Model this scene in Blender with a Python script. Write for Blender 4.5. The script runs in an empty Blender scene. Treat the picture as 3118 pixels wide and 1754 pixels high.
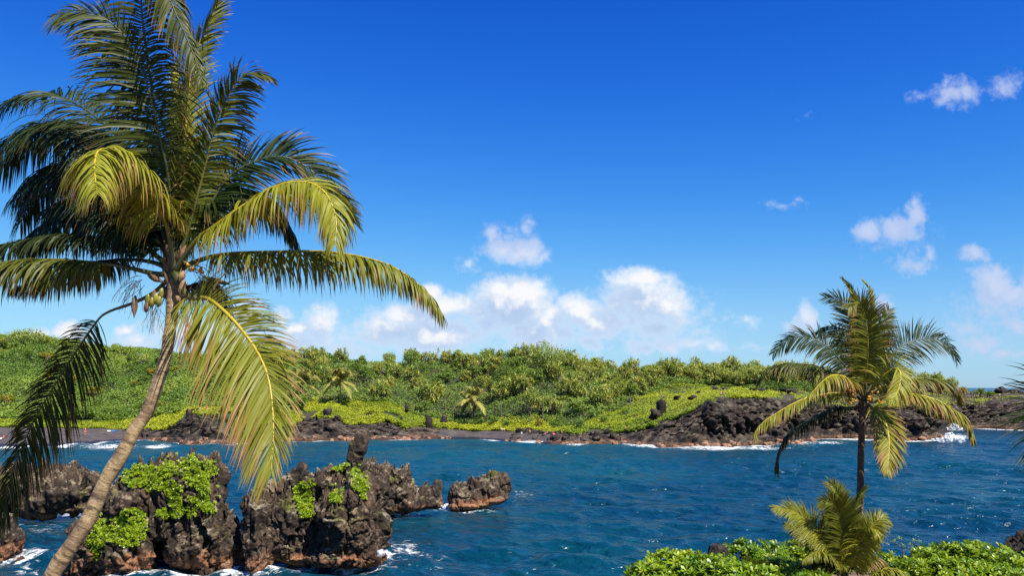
import bpy, math, random
import numpy as np
from mathutils import Vector, Matrix
from mathutils.bvhtree import BVHTree

# ------------------------------------------------------------------ camera, light, exposure
SC = bpy.context.scene
COL = SC.collection
F = 2650.0                       # focal length in photo pixels (3118 wide)
CX, CY, HZ = 1559.0, 877.0, 1181.0
H = 15.0                         # eye height above the water
PITCH = math.atan((HZ - CY) / F)
CP, SP = math.cos(PITCH), math.sin(PITCH)

cam_d = bpy.data.cameras.new('camera')
cam_d.sensor_width = 36.0
cam_d.lens = 36.0 * F / 3118.0
cam_d.clip_start = 0.1
cam_d.clip_end = 60000
cam = bpy.data.objects.new('camera', cam_d)
COL.objects.link(cam)
cam.location = (0, 0, H)
cam.rotation_euler = (math.pi / 2 + PITCH, 0, 0)
SC.camera = cam

SUN_AZ, SUN_EL = math.radians(137), math.radians(55)   # azimuth from +Y clockwise: behind the camera, to its right
SUN = Vector((math.sin(SUN_AZ) * math.cos(SUN_EL), math.cos(SUN_AZ) * math.cos(SUN_EL), math.sin(SUN_EL)))
sun_d = bpy.data.lights.new('sun', 'SUN')
sun_d.energy = 4.6
sun_d.angle = math.radians(0.5)
sun_d.color = (1.0, 0.93, 0.80)
sun_o = bpy.data.objects.new('sun', sun_d)
COL.objects.link(sun_o)
sun_o.rotation_euler = (-SUN).to_track_quat('-Z', 'Y').to_euler()
sun_o.location = (40, -40, 80)

SC.view_settings.view_transform = 'Standard'
SC.view_settings.look = 'None'
SC.view_settings.exposure = 1.0
SC.view_settings.gamma = 1.0
SC.cycles.max_bounces = 6
SC.cycles.diffuse_bounces = 3
SC.cycles.glossy_bounces = 3
SC.cycles.transmission_bounces = 3
SC.cycles.sample_clamp_indirect = 6
SC.cycles.use_denoising = True
SC.cycles.denoiser = 'OPENIMAGEDENOISE'
SC.cycles.denoising_input_passes = 'RGB_ALBEDO_NORMAL'


class NT:
    """small helper for node trees"""
    def __init__(s, tree):
        s.t = tree; s.n = tree.nodes; s.l = tree.links
    def node(s, typ, **kw):
        n = s.n.new(typ)
        for k, v in kw.items():
            setattr(n, k, v)
        return n
    def put(s, sock, v):
        if v is None: return
        if hasattr(v, 'is_linked') or hasattr(v, 'links'):
            s.l.new(v, sock)
        else:
            try: sock.default_value = v
            except Exception: sock.default_value = (v[0], v[1], v[2], 1.0)
    def m(s, op, a, b=None, c=None, clamp=False):
        n = s.node('ShaderNodeMath', operation=op, use_clamp=clamp)
        s.put(n.inputs[0], a); s.put(n.inputs[1], b); s.put(n.inputs[2], c)
        return n.outputs[0]
    def v(s, op, a, b=None, c=None):
        n = s.node('ShaderNodeVectorMath', operation=op)
        s.put(n.inputs[0], a); s.put(n.inputs[1], b); s.put(n.inputs[2], c)
        return n.outputs['Value'] if op in ('LENGTH', 'DOT_PRODUCT', 'DISTANCE') else n.outputs[0]
    def mix(s, f, a, b, mode='MIX'):
        n = s.node('ShaderNodeMix', data_type='RGBA', blend_type=mode)
        s.put(n.inputs[0], f); s.put(n.inputs[6], a); s.put(n.inputs[7], b)
        return n.outputs[2]
    def ss(s, x, lo, hi, a=0.0, b=1.0):
        n = s.node('ShaderNodeMapRange', interpolation_type='SMOOTHSTEP')
        s.put(n.inputs[0], x); s.put(n.inputs[1], lo); s.put(n.inputs[2], hi)
        s.put(n.inputs[3], a); s.put(n.inputs[4], b)
        return n.outputs[0]
    def noise(s, vec, scale, detail=4, rough=0.55, dist=0.0):
        n = s.node('ShaderNodeTexNoise')
        s.put(n.inputs['Vector'], vec)
        n.inputs['Scale'].default_value = scale; n.inputs['Detail'].default_value = detail
        n.inputs['Roughness'].default_value = rough; n.inputs['Distortion'].default_value = dist
        return n.outputs['Fac']
    def attr(s, name):
        n = s.node('ShaderNodeAttribute'); n.attribute_name = name
        return n.outputs['Fac']
    def bump(s, h, strength, dist, normal=None):
        n = s.node('ShaderNodeBump')
        n.inputs['Strength'].default_value = strength; n.inputs['Distance'].default_value = dist
        s.put(n.inputs['Height'], h)
        if normal is not None: s.put(n.inputs['Normal'], normal)
        return n.outputs[0]


def tangent_px(px, py):
    """photo pixel -> (x/y, z/y) of its world direction"""
    u, v = (px - CX) / F, (CY - py) / F
    k = 1.0 / (CP - v * SP)
    return u * k, (SP + v * CP) * k

def at(px, py, Y):
    a, b = tangent_px(px, py)
    return Vector((a * Y, Y, H + b * Y))

# ------------------------------------------------------------------ sky with drifting trade wind clouds
CLOUDS = [(1290,1010,240,70,.55),(1640,1000,220,80,.52),(1960,965,180,95,.55),(900,1040,280,60,.55),(2050,1050,170,34,.46),(600,1030,200,60,.52),(3040,940,140,110,.34),(2730,720,120,60,.30),(1550,745,90,60,.34),  # wide thin veils
  # centre, radii (photo pixels), density
 (1530,752,55,38,.75),(1595,768,62,38,.75),(1500,715,28,38,.6),(1605,702,18,45,.5),(1430,800,34,28,.35),
 (1560,930,115,75,1.1),(1600,893,62,48,1.1),(1520,893,52,42,1.0),(1625,1010,95,60,.85),(1695,1025,65,40,.7),(1665,970,52,60,.9),(1480,985,60,50,.7),
 (1310,896,36,28,1.0),(1370,930,85,38,.95),(1250,965,115,42,.85),(1190,1005,105,50,.9),(1320,1025,145,46,.95),(1440,945,65,35,.8),(1240,1045,100,26,.6),
 (1770,945,62,45,1.0),(1830,985,75,48,.95),(1735,925,42,30,.8),
 (1960,915,112,78,.9),(1960,850,58,36,1.05),(2030,935,62,72,.95),(1890,862,55,42,.65),(1990,1003,95,40,.75),(1880,930,50,60,.7),
 (1795,1042,44,26,.7),(1960,1058,55,26,.65),(2030,1058,48,24,.6),(2110,1053,42,24,.6),(2170,1058,42,20,.55),(2130,1010,60,30,.4),
 (905,1003,42,24,1.0),(975,990,48,62,.8),(860,965,34,32,.6),(900,1055,135,44,.55),(1040,1065,130,42,.55),(750,965,52,42,.65),(720,1005,62,42,.6),(560,1025,70,45,.7),(420,1045,80,42,.6),(210,1010,42,30,1.0),(110,1012,40,18,.9),(380,1010,30,20,.9),(660,1060,90,40,.5),(800,1020,70,50,.55),
 (2650,708,46,34,.75),(2740,702,62,34,.75),(2790,655,30,52,.7),(2780,802,62,36,.45),(2828,770,22,34,.45),
 (2968,772,42,22,.6),(3021,872,50,68,.95),(3085,905,70,36,.8),(2985,845,30,40,.6),(3140,870,40,60,.5),
 (2892,290,52,40,.5),(2940,280,46,44,.5),(2880,258,18,36,.4),(2790,298,42,18,.3),(3056,262,48,40,.45),(3080,235,30,30,.3),(2382,630,52,17,.32),(2430,612,26,14,.25),
 (3095,985,46,34,.6),(2990,1050,55,30,.6),(2950,1000,70,40,.4),(3060,1080,65,16,.5),(2455,965,27,46,.75),(2425,995,32,26,.6),(2690,935,32,36,.6),(2280,978,42,26,.4),(2215,965,30,18,.3),(3050,950,60,30,.4),(2460,355,40,12,.14),(2300,1055,60,16,.3),(2900,1060,50,18,.35)]

def build_world():
    w = bpy.data.worlds.new('World'); SC.world = w; w.use_nodes = True
    # density of the clouds as a function of direction
    g = bpy.data.node_groups.new('cloud_density', 'ShaderNodeTree')
    g.interface.new_socket('P', in_out='INPUT', socket_type='NodeSocketVector')
    g.interface.new_socket('D', in_out='OUTPUT', socket_type='NodeSocketFloat')
    q = NT(g)
    gi, go = q.node('NodeGroupInput'), q.node('NodeGroupOutput')
    P = gi.outputs[0]
    # billowing edges: the position is warped by noise
    n1 = q.node('ShaderNodeTexNoise'); q.put(n1.inputs['Vector'], P); n1.inputs['Scale'].default_value = 20; n1.inputs['Detail'].default_value = 3
    wv = q.v('SUBTRACT', n1.outputs['Color'], (.5, .5, .5))
    n2 = q.node('ShaderNodeTexNoise'); q.put(n2.inputs['Vector'], P); n2.inputs['Scale'].default_value = 62; n2.inputs['Detail'].default_value = 4
    wv2 = q.v('SUBTRACT', n2.outputs['Color'], (.5, .5, .5))
    wp = q.v('ADD', P, q.v('SCALE', wv, None)); wp.node.inputs  # scale set below
    for n in g.nodes:
        if n.type == 'VECT_MATH' and n.operation == 'SCALE': n.inputs['Scale'].default_value = 0.017
    sc2 = q.node('ShaderNodeVectorMath', operation='SCALE'); q.put(sc2.inputs[0], wv2); sc2.inputs['Scale'].default_value = 0.014
    wp = q.v('ADD', wp, sc2.outputs[0])
    acc = None
    for (cx, cy, rx, ry, st) in CLOUDS:
        a, b = tangent_px(cx, cy)
        s1 = q.v('SUBTRACT', wp, (a, b, 0))
        s2 = q.v('MULTIPLY', s1, (F / (rx * 1.75), F / (ry * 1.60), 0))
        d = q.v('LENGTH', s2)
        e = q.m('MULTIPLY_ADD', d, -st, st)
        acc = e if acc is None else q.m('MAXIMUM', acc, e)
    fb = q.noise(P, 85, 5, .6)
    dens = q.m('ADD', acc, q.m('MULTIPLY_ADD', fb, .62, -.42))
    q.l.new(dens, go.inputs[0])

    t = NT(w.node_tree)
    for n in list(t.n): t.n.remove(n)
    out = t.node('ShaderNodeOutputWorld'); bg = t.node('ShaderNodeBackground')
    t.l.new(bg.outputs[0], out.inputs[0])
    sky = t.node('ShaderNodeTexSky', sky_type='NISHITA')
    sky.sun_disc = False
    sky.sun_elevation = SUN_EL; sky.sun_rotation = SUN_AZ
    sky.altitude = 0; sky.air_density = 1.0; sky.dust_density = 0.2; sky.ozone_density = 3.0
    tc = t.node('ShaderNodeTexCoord')
    sx = t.node('ShaderNodeSeparateXYZ'); t.l.new(tc.outputs['Generated'], sx.inputs[0])
    yy = t.m('MAXIMUM', sx.outputs[1], 0.05)
    cb = t.node('ShaderNodeCombineXYZ')
    t.l.new(t.m('DIVIDE', sx.outputs[0], yy), cb.inputs[0]); t.l.new(t.m('DIVIDE', sx.outputs[2], yy), cb.inputs[1])
    P = cb.outputs[0]
    def dens_at(p):
        gn = t.node('ShaderNodeGroup'); gn.node_tree = g; t.l.new(p, gn.inputs[0]); return gn.outputs[0]
    d0 = dens_at(P)
    d1 = dens_at(t.v('ADD', P, (.012, .021, 0)))
    ahead = t.ss(sx.outputs[1], .15, .3)
    cov = t.m('MULTIPLY', t.ss(d0, -.03, .40), ahead)
    cov = t.m('MULTIPLY', cov, t.ss(sx.outputs[2], -.005, .02))
    lit = t.ss(t.m('SUBTRACT', d0, t.m('MULTIPLY', d1, .92)), -.04, .60)
    thick = t.ss(d0, .1, .75)
    ccol = t.mix(lit, (2.35, 3.1, 4.3), (4.75, 4.8, 4.95))
    ccol = t.mix(thick, (3.1, 3.9, 4.9), ccol)
    thin = t.m('MAXIMUM', t.ss(t.m('DIVIDE', sx.outputs[0], yy), .27, .42), t.ss(t.m('DIVIDE', sx.outputs[2], yy), .135, .17))
    ccol = t.mix(t.m('MULTIPLY', thin, .62), ccol, (2.7, 3.0, 4.3))
    cov = t.m('MULTIPLY', cov, t.m('MULTIPLY_ADD', thin, -.25, 1.0))
    # grade: deep clean blue of a polarised tropical sky
    sep = t.node('ShaderNodeSeparateColor'); t.l.new(sky.outputs[0], sep.inputs[0])
    comb = t.node('ShaderNodeCombineColor')
    for i, (gm, k, cap) in enumerate(SKY_GRADE):
        v = t.m('MULTIPLY', t.m('POWER', sep.outputs[i], gm), k)
        t.l.new(t.m('DIVIDE', v, t.m('MULTIPLY_ADD', v, 1 / cap, 1.0)), comb.inputs[i])
    colr = t.mix(cov, comb.outputs[0], ccol)
    t.l.new(colr, bg.inputs[0])
    bg.inputs[1].default_value = 0.1
    w.cycles.sampling_method = 'MANUAL'; w.cycles.sample_map_resolution = 512

SKY_GRADE = [(3.2, 0.031, 2.5), (2.2, 0.140, 5.4), (2.5, 0.30, 5.5)]
build_world()

# ------------------------------------------------------------------ numeric helpers
RNG = np.random.default_rng(7)
def _h(ix, iy, iz, seed):
    n = (ix.astype(np.int64) * 374761393 + iy.astype(np.int64) * 668265263 + iz.astype(np.int64) * 2147483647 + seed * 1274126177) & 0xffffffff
    n = ((n ^ (n >> 13)) * 1274126177) & 0xffffffff
    return ((n ^ (n >> 16)) & 0xffffff) / float(0xffffff)

def vnoise(P, seed=0):
    P = np.asarray(P, float); i = np.floor(P); f = P - i; f = f * f * (3 - 2 * f); r = 0
    for a in (0, 1):
        for b in (0, 1):
            for c in (0, 1):
                w = (f[..., 0] if a else 1 - f[..., 0]) * (f[..., 1] if b else 1 - f[..., 1]) * (f[..., 2] if c else 1 - f[..., 2])
                r = r + w * _h(i[..., 0] + a, i[..., 1] + b, i[..., 2] + c, seed)
    return r * 2 - 1

def fbm(P, octv=4, seed=0, gain=.5):
    r, a = 0, 1.0
    for o in range(octv):
        r = r + a * vnoise(np.asarray(P) * 2 ** o + o * 17.3, seed + o); a *= gain
    return r

def worley(P, seed=0):
    """F1 distance, F2 - F1 and a cell value"""
    P = np.asarray(P, float); i = np.floor(P)
    d1 = np.full(P.shape[:-1], 9.0); d2 = d1.copy(); cid = np.zeros_like(d1)
    for a in (-1, 0, 1):
        for b in (-1, 0, 1):
            for c in (-1, 0, 1):
                q = i + (a, b, c)
                o = np.stack([_h(q[..., 0], q[..., 1], q[..., 2], seed + k) for k in range(3)], -1)
                d = np.linalg.norm(q + o - P, axis=-1)
                v = _h(q[..., 0], q[..., 1], q[..., 2], seed + 5)
                n = d < d1
                d2 = np.where(n, d1, np.minimum(d2, d)); cid = np.where(n, v, cid); d1 = np.where(n, d, d1)
    return d1, d2 - d1, cid

def facets(P, seed=0):
    """angular blocks: every cell is a tilted plane of its own"""
    P = np.asarray(P, float); i = np.floor(P); d1 = np.full(P.shape[:-1], 9.0); h = np.zeros_like(d1)
    for a in (-1, 0, 1):
        for b in (-1, 0, 1):
            for c in (-1, 0, 1):
                q = i + (a, b, c)
                r = [_h(q[..., 0], q[..., 1], q[..., 2], seed + k) for k in range(7)]
                v = P - q - np.stack(r[:3], -1); d = np.linalg.norm(v, axis=-1)
                g = (r[6] - .5) * 1.0 + (v * (np.stack(r[3:6], -1) - .5)).sum(-1) * 2.2
                n = d < d1; h = np.where(n, g, h); d1 = np.where(n, d, d1)
    return h

def nrm(v):
    v = np.asarray(v, float)
    return v / np.maximum(np.linalg.norm(v, axis=-1, keepdims=True), 1e-9)

def new_mesh(name, V, faces, attrs=None, smooth=False):
    """faces: (n,k) int array"""
    V = np.asarray(V, np.float32).reshape(-1, 3); faces = np.asarray(faces, np.int32)
    me = bpy.data.meshes.new(name)
    k = faces.shape[1]
    me.vertices.add(len(V)); me.vertices.foreach_set('co', V.ravel())
    me.loops.add(faces.size); me.loops.foreach_set('vertex_index', faces.ravel())
    me.polygons.add(len(faces))
    me.polygons.foreach_set('loop_start', np.arange(0, faces.size, k, dtype=np.int32))
    if smooth: me.polygons.foreach_set('use_smooth', np.ones(len(faces), bool))
    for an, av in (attrs or {}).items():
        at_ = me.attributes.new(an, 'FLOAT', 'POINT'); at_.data.foreach_set('value', np.asarray(av, np.float32).ravel())
    me.update(calc_edges=True); me.validate()
    return me

def obj(name, me, mat=None, parent=None, loc=None):
    o = bpy.data.objects.new(name, me); COL.objects.link(o)
    if mat is not None and not me.materials: me.materials.append(mat)
    if parent is not None:
        o.parent = parent
        o.location = -Vector(parent.location) if loc is None else loc
    elif loc is not None: o.location = loc
    return o

def tag(o, label=None, cat=None, group=None, kind=None):
    if label: o['label'] = label
    if cat: o['category'] = cat
    if group: o['group'] = group
    if kind: o['kind'] = kind
    return o

def empty(name, loc, label, cat, group=None):
    o = bpy.data.objects.new(name, None); COL.objects.link(o); o.location = loc; o.empty_display_size = .2
    return tag(o, label, cat, group)

def copy_tree(o, parent=None):
    c = o.copy(); COL.objects.link(c)
    if parent is not None: c.parent = parent
    for ch in list(o.children): copy_tree(ch, c)
    return c

def catmull(P, n):
    P = np.asarray(P, float)
    Q = np.vstack([2 * P[0] - P[1], P, 2 * P[-1] - P[-2]])
    out = []
    m = len(P) - 1
    for t in np.linspace(0, m, n):
        i = min(int(t), m - 1); f = t - i
        a, b, c, d = Q[i:i + 4]
        out.append(.5 * ((2 * b) + (c - a) * f + (2 * a - 5 * b + 4 * c - d) * f * f + (3 * b - a - 3 * c + d) * f ** 3))
    out = np.array(out)
    # even spacing
    L = np.r_[0, np.cumsum(np.linalg.norm(np.diff(out, axis=0), axis=1))]
    s = np.linspace(0, L[-1], n)
    return np.stack([np.interp(s, L, out[:, k]) for k in range(3)], 1), L[-1]

def tube(path, rad, sides=8, flat=1.0, nref=(0, -1, 0), cap=True):
    """vertices, quads and length coordinate of a tube along path"""
    sides += sides % 2
    P = np.asarray(path, float); n = len(P); rad = np.broadcast_to(rad, (n,))
    T = nrm(np.gradient(P, axis=0)); N = np.broadcast_to(np.asarray(nref, float), P.shape)
    B = nrm(np.cross(T, N)); N = np.cross(B, T)
    a = np.linspace(0, 2 * np.pi, sides, endpoint=False)
    V = P[:, None] + rad[:, None, None] * (np.cos(a)[None, :, None] * B[:, None] + flat * np.sin(a)[None, :, None] * N[:, None])
    idx = np.arange(n * sides).reshape(n, sides); nx = np.roll(idx, -1, 1)
    Fq = np.stack([idx[:-1], nx[:-1], nx[1:], idx[1:]], -1).reshape(-1, 4)
    L = np.r_[0, np.cumsum(np.linalg.norm(np.diff(P, axis=0), axis=1))]
    V = V.reshape(-1, 3); Lv = np.repeat(L, sides)
    if cap:
        V = np.vstack([V, P[-1] + T[-1] * rad[-1] * .3, P[0]]); Lv = np.r_[Lv, L[-1], 0]
        e = len(V) - 2; l = idx[-1]; ln = np.roll(l, -1); f = idx[0]; fn = np.roll(f, -1)
        capq = np.stack([l, ln, np.full(sides, e), np.full(sides, e)], -1)
        # degenerate quads are avoided: pair neighbouring sides
        q1 = np.stack([l[0::2], l[1::2], np.roll(l, -2)[0::2], np.full(len(l[0::2]), e)], -1)
        q2 = np.stack([np.full(len(f[0::2]), e + 1), np.roll(f, -2)[0::2], f[1::2], f[0::2]], -1)
        Fq = np.vstack([Fq, q1, q2])
    return V, Fq, Lv

class Bag:
    """collects quads for one mesh"""
    def __init__(s): s.V = []; s.F = []; s.n = 0; s.A = {}
    def add(s, V, Fq, **attrs):
        V = np.asarray(V).reshape(-1, 3); s.V.append(V); s.F.append(np.asarray(Fq) + s.n); s.n += len(V)
        for k, v in attrs.items(): s.A.setdefault(k, []).append(np.broadcast_to(np.asarray(v, float), (len(V),)))
    def mesh(s, name, smooth=False):
        return new_mesh(name, np.vstack(s.V), np.vstack(s.F), {k: np.concatenate(v) for k, v in s.A.items()}, smooth)

def leaves(C, D, N, L, W, fold=.25, curl=.25):
    """folded pointed leaves: base C, direction D, blade normal N; two quads each. returns V (n,6,3), F"""
    C = np.asarray(C, float); n = len(C); D = nrm(D); S = nrm(np.cross(D, N)); N = np.cross(S, D)
    L = np.broadcast_to(L, (n,))[:, None]; W = np.broadcast_to(W, (n,))[:, None]
    mid = C + D * L * .58 - N * W * fold * .6
    tip = C + D * L - N * L * curl
    b = C; bl = C + D * L * .55 + S * W * .5; br = C + D * L * .55 - S * W * .5
    V = np.stack([b, bl, tip, br, mid], 1)
    k = np.arange(n)[:, None] * 5
    Fq = np.vstack([k + [0, 4, 2, 1], k + [0, 3, 2, 4]])
    return V, Fq

def rand_dirs(n, zmin=-1.0):
    z = RNG.uniform(zmin, 1, n); a = RNG.uniform(0, 2 * np.pi, n); r = np.sqrt(1 - z * z)
    return np.stack([r * np.cos(a), r * np.sin(a), z], 1)

# ------------------------------------------------------------------ materials
def mat_new(name):
    m = bpy.data.materials.new(name); m.use_nodes = True
    t = NT(m.node_tree); b = t.n['Principled BSDF']
    return m, t, b

def leaf_mat(name, ca, cb, cc=None, rough=.45, trans=.35, spec=.4, brown=None):
    """foliage: base mixed by 'tint' between ca and cb, cc by 'age', brown by 'tip'"""
    m, t, b = mat_new(name)
    col = t.mix(t.attr('tint'), ca, cb)
    if cc is not None: col = t.mix(t.attr('age'), col, cc)
    if brown is not None: col = t.mix(t.attr('tip'), col, brown)
    t.put(b.inputs['Base Color'], col)
    b.inputs['Roughness'].default_value = rough
    b.inputs['Specular IOR Level'].default_value = spec
    tr = t.node('ShaderNodeBsdfTranslucent')
    t.put(tr.inputs[0], t.mix(1.0, col, (1.0, .95, .35), 'MULTIPLY'))
    mx = t.node('ShaderNodeMixShader'); mx.inputs[0].default_value = trans
    t.l.new(b.outputs[0], mx.inputs[1]); t.l.new(tr.outputs[0], mx.inputs[2])
    t.l.new(mx.outputs[0], t.n['Material Output'].inputs[0])
    return m

def plain_mat(name, c, rough=.7, c2=None, scale=8, bump=0):
    m, t, b = mat_new(name)
    b.inputs['Roughness'].default_value = rough
    tc = t.node('ShaderNodeTexCoord').outputs['Object']
    n = t.noise(tc, scale, 4)
    c2 = c2 or tuple(x * .6 for x in c)
    t.put(b.inputs['Base Color'], t.mix(t.ss(n, .35, .65), c, c2))
    if bump: t.l.new(t.bump(n, bump, .02), b.inputs['Normal'])
    return m

def rock_mat(name, dark, mid, pale, orange_to=1.1, orange_noise=.9, s=1.0, lichen=.5, moss=0.0, bump_d=.12, band=True):
    m, t, b = mat_new(name)
    geo = t.node('ShaderNodeNewGeometry'); P = geo.outputs['Position']
    sx = t.node('ShaderNodeSeparateXYZ'); t.l.new(P, sx.inputs[0])
    nx = t.node('ShaderNodeSeparateXYZ'); t.l.new(geo.outputs['Normal'], nx.inputs[0])
    n1 = t.noise(P, .35 * s, 6, .6); n2 = t.noise(P, 1.6 * s, 6, .65, .4); n3 = t.noise(P, 7 * s, 4, .7)
    col = t.mix(t.ss(n1, .38, .62), dark, mid)
    col = t.mix(t.m('MULTIPLY', t.ss(n2, .5, .72), .75), col, pale)
    # pale lichen on upward faces
    up = t.m('MULTIPLY', t.ss(nx.outputs[2], .25, .85), t.ss(t.noise(P, .9 * s, 5, .7), .45, .60))
    col = t.mix(t.m('MULTIPLY', up, lichen), col, (.34, .29, .20))
    if moss:
        mo = t.m('MULTIPLY', t.ss(nx.outputs[2], .0, .6), t.ss(t.noise(P, .5 * s, 4, .6), .55, .66))
        col = t.mix(t.m('MULTIPLY', mo, moss), col, (.14, .16, .015))
    vo = t.node('ShaderNodeTexVoronoi', feature='DISTANCE_TO_EDGE'); vo.inputs['Scale'].default_value = .85 * s
    wq = t.node('ShaderNodeTexNoise'); wq.inputs['Scale'].default_value = 1.1 * s; wq.inputs['Detail'].default_value = 4; t.l.new(P, wq.inputs['Vector'])
    off = t.v('MULTIPLY', wq.outputs['Color'], (1.1, 1.1, 1.1))
    t.put(vo.inputs['Vector'], t.v('ADD', t.v('MULTIPLY', P, (1, 1, .55)), off))
    crack = t.m('MULTIPLY', t.ss(vo.outputs['Distance'], .045, .008), t.ss(n1, .42, .56, .25, 1.0))
    if band:
        hgt = t.m('ADD', sx.outputs[2], t.m('MULTIPLY_ADD', t.noise(P, .7 * s, 5, .7), -orange_noise * 4.5, orange_noise * 2.25))
        ob = t.m('MULTIPLY', t.ss(hgt, orange_to, orange_to - .6 / s), t.ss(n1, .30, .52, .35, .95))
        oc = t.mix(t.ss(n3, .35, .65), (.33, .155, .075), (.15, .068, .036))
        col = t.mix(ob, col, oc)
        wet = t.ss(hgt, .32 / s, .12 / s)
        col = t.mix(wet, col, (.05, .028, .018))
    col = t.mix(t.m('MULTIPLY', t.ss(n3, .58, .7), .6), col, (.010, .009, .009))
    col = t.mix(t.m('MULTIPLY', crack, .85), col, (.006, .005, .005))
    t.put(b.inputs['Base Color'], col)
    b.inputs['Roughness'].default_value = .82
    b.inputs['Specular IOR Level'].default_value = .25
    bn = t.bump(t.noise(P, 4.5 * s, 6, .75), 1.0, bump_d * .9)
    t.l.new(bn, b.inputs['Normal'])
    return m

M_ROCK = rock_mat('sea_stack_rock', (.024, .017, .012), (.070, .044, .028), (.15, .11, .08), 1.65, .8, 1.0, .6, .5)
M_LAVA = rock_mat('shore_lava', (.011, .009, .008), (.033, .0215, .0165), (.075, .057, .046), 1.3, 1.0, .45, .25, .0, .25)
M_BOULD = rock_mat('tide_boulder', (.20, .105, .06), (.30, .165, .105), (.38, .26, .19), 3.0, .4, .8, .0, .0, .1, band=False)
M_BLACK = rock_mat('black_lava', (.014, .012, .011), (.034, .025, .021), (.070, .055, .046), 1, 1, .6, .2, 0, .2, band=False)

def sand_mat():
    m, t, b = mat_new('black_sand')
    geo = t.node('ShaderNodeNewGeometry'); P = geo.outputs['Position']
    sx = t.node('ShaderNodeSeparateXYZ'); t.l.new(P, sx.inputs[0])
    n = t.noise(P, .35, 6, .65); n3 = t.noise(P, 3.5, 3, .6)
    col = t.mix(t.ss(n, .4, .62), (.040, .033, .032), (.080, .062, .055))
    col = t.mix(t.ss(n3, .62, .7), col, (.15, .12, .10))
    wet = t.ss(t.m('ADD', sx.outputs[2], t.m('MULTIPLY', n, .6)), .9, .5)
    col = t.mix(wet, col, (.018, .017, .019))
    t.put(b.inputs['Base Color'], col)
    t.put(b.inputs['Roughness'], t.ss(wet, 0, 1, .85, .35))
    t.l.new(t.bump(n3, .5, .15), b.inputs['Normal'])
    return m
M_SAND = sand_mat()

def soil_mat():
    m, t, b = mat_new('hillside_soil')
    P = t.node('ShaderNodeNewGeometry').outputs['Position']
    n = t.noise(P, .3, 5, .6)
    t.put(b.inputs['Base Color'], t.mix(t.ss(n, .4, .6), (.025, .045, .010), (.045, .035, .020)))
    b.inputs['Roughness'].default_value = .9
    return m
M_SOIL = soil_mat()

M_COVER = leaf_mat('beach_cover_leaf', (.13, .215, .016), (.37, .40, .022), rough=.5, trans=.3, spec=.25)
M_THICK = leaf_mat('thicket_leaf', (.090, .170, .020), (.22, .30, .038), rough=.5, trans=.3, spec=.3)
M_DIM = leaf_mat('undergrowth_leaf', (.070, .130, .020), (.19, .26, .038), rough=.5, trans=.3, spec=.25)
M_PANDAN = leaf_mat('pandanus_leaf', (.15, .225, .040), (.39, .45, .105), (.50, .42, .08), rough=.5, trans=.3, spec=.35)
M_BROAD = leaf_mat('broad_leaf', (.060, .125, .020), (.21, .30, .040), (.36, .28, .02), rough=.45, trans=.3, spec=.35)
M_NAUPAKA = leaf_mat('naupaka_leaf', (.085, .19, .008), (.30, .40, .014), (.46, .42, .03), rough=.38, trans=.35, spec=.45)
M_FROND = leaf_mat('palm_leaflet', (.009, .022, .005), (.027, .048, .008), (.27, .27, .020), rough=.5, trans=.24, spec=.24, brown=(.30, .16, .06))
M_FARFROND = leaf_mat('far_palm_leaflet', (.11, .16, .03), (.23, .25, .05), (.52, .44, .10), rough=.5, trans=.25, spec=.3, brown=(.34, .24, .12))
M_BARKP = plain_mat('pale_bark', (.23, .18, .14), .85, (.12, .09, .07), 3)
M_TWIG = plain_mat('grey_twig', (.20, .16, .13), .85)

def midrib_mat():
    m, t, b = mat_new('palm_midrib')
    c = t.mix(t.attr('age'), (.045, .055, .014), (.62, .44, .02))
    t.put(b.inputs['Base Color'], c); b.inputs['Roughness'].default_value = .4
    return m
M_RIB = midrib_mat()

def trunk_mat():
    m, t, b = mat_new('coconut_bark')
    P = t.node('ShaderNodeTexCoord').outputs['Object']
    L = t.attr('along')
    nb = t.noise(P, 3.0, 4, .6); nf = t.noise(P, 26, 4, .7)
    cb = t.node('ShaderNodeCombineXYZ'); sp = t.node('ShaderNodeSeparateXYZ'); t.l.new(P, sp.inputs[0])
    t.l.new(t.m('MULTIPLY', sp.outputs[0], 4.0), cb.inputs[0]); t.l.new(t.m('MULTIPLY', sp.outputs[1], 4.0), cb.inputs[1]); t.l.new(t.m('MULTIPLY', L, 15.0), cb.inputs[2])
    ring = t.noise(cb.outputs[0], 1.0, 4, .62, .4)
    col = t.mix(t.ss(nb, .40, .60), (.34, .24, .12), (.17, .11, .06))
    col = t.mix(t.m('MULTIPLY', t.ss(ring, .53, .63), .9), col, (.075, .050, .032))
    col = t.mix(t.m('MULTIPLY', t.ss(ring, .44, .34), .5), col, (.44, .33, .21))
    col = t.mix(t.m('MULTIPLY', t.ss(nf, .56, .68), .7), col, (.05, .035, .025))
    t.put(b.inputs['Base Color'], col); b.inputs['Roughness'].default_value = .85
    h = t.m('ADD', t.m('MULTIPLY', ring, -1.2), t.m('MULTIPLY', nf, .6))
    t.l.new(t.bump(h, .9, .02), b.inputs['Normal'])
    return m
M_TRUNK = trunk_mat()
M_TRUNK2 = plain_mat('dark_palm_bark', (.13, .085, .055), .9, (.05, .034, .024), 5, .6)
M_FIBRE = plain_mat('palm_fibre', (.20, .115, .06), .9, (.09, .05, .028), 9, .6)
M_HUSK = plain_mat('dry_sheath', (.26, .15, .075), .8, (.12, .065, .035), 6, .4)
M_NUT = plain_mat('young_coconut', (.34, .27, .04), .45, (.15, .16, .025), 6)
M_NUTO = plain_mat('orange_coconut', (.62, .30, .02), .4, (.48, .20, .02), 6)

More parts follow.
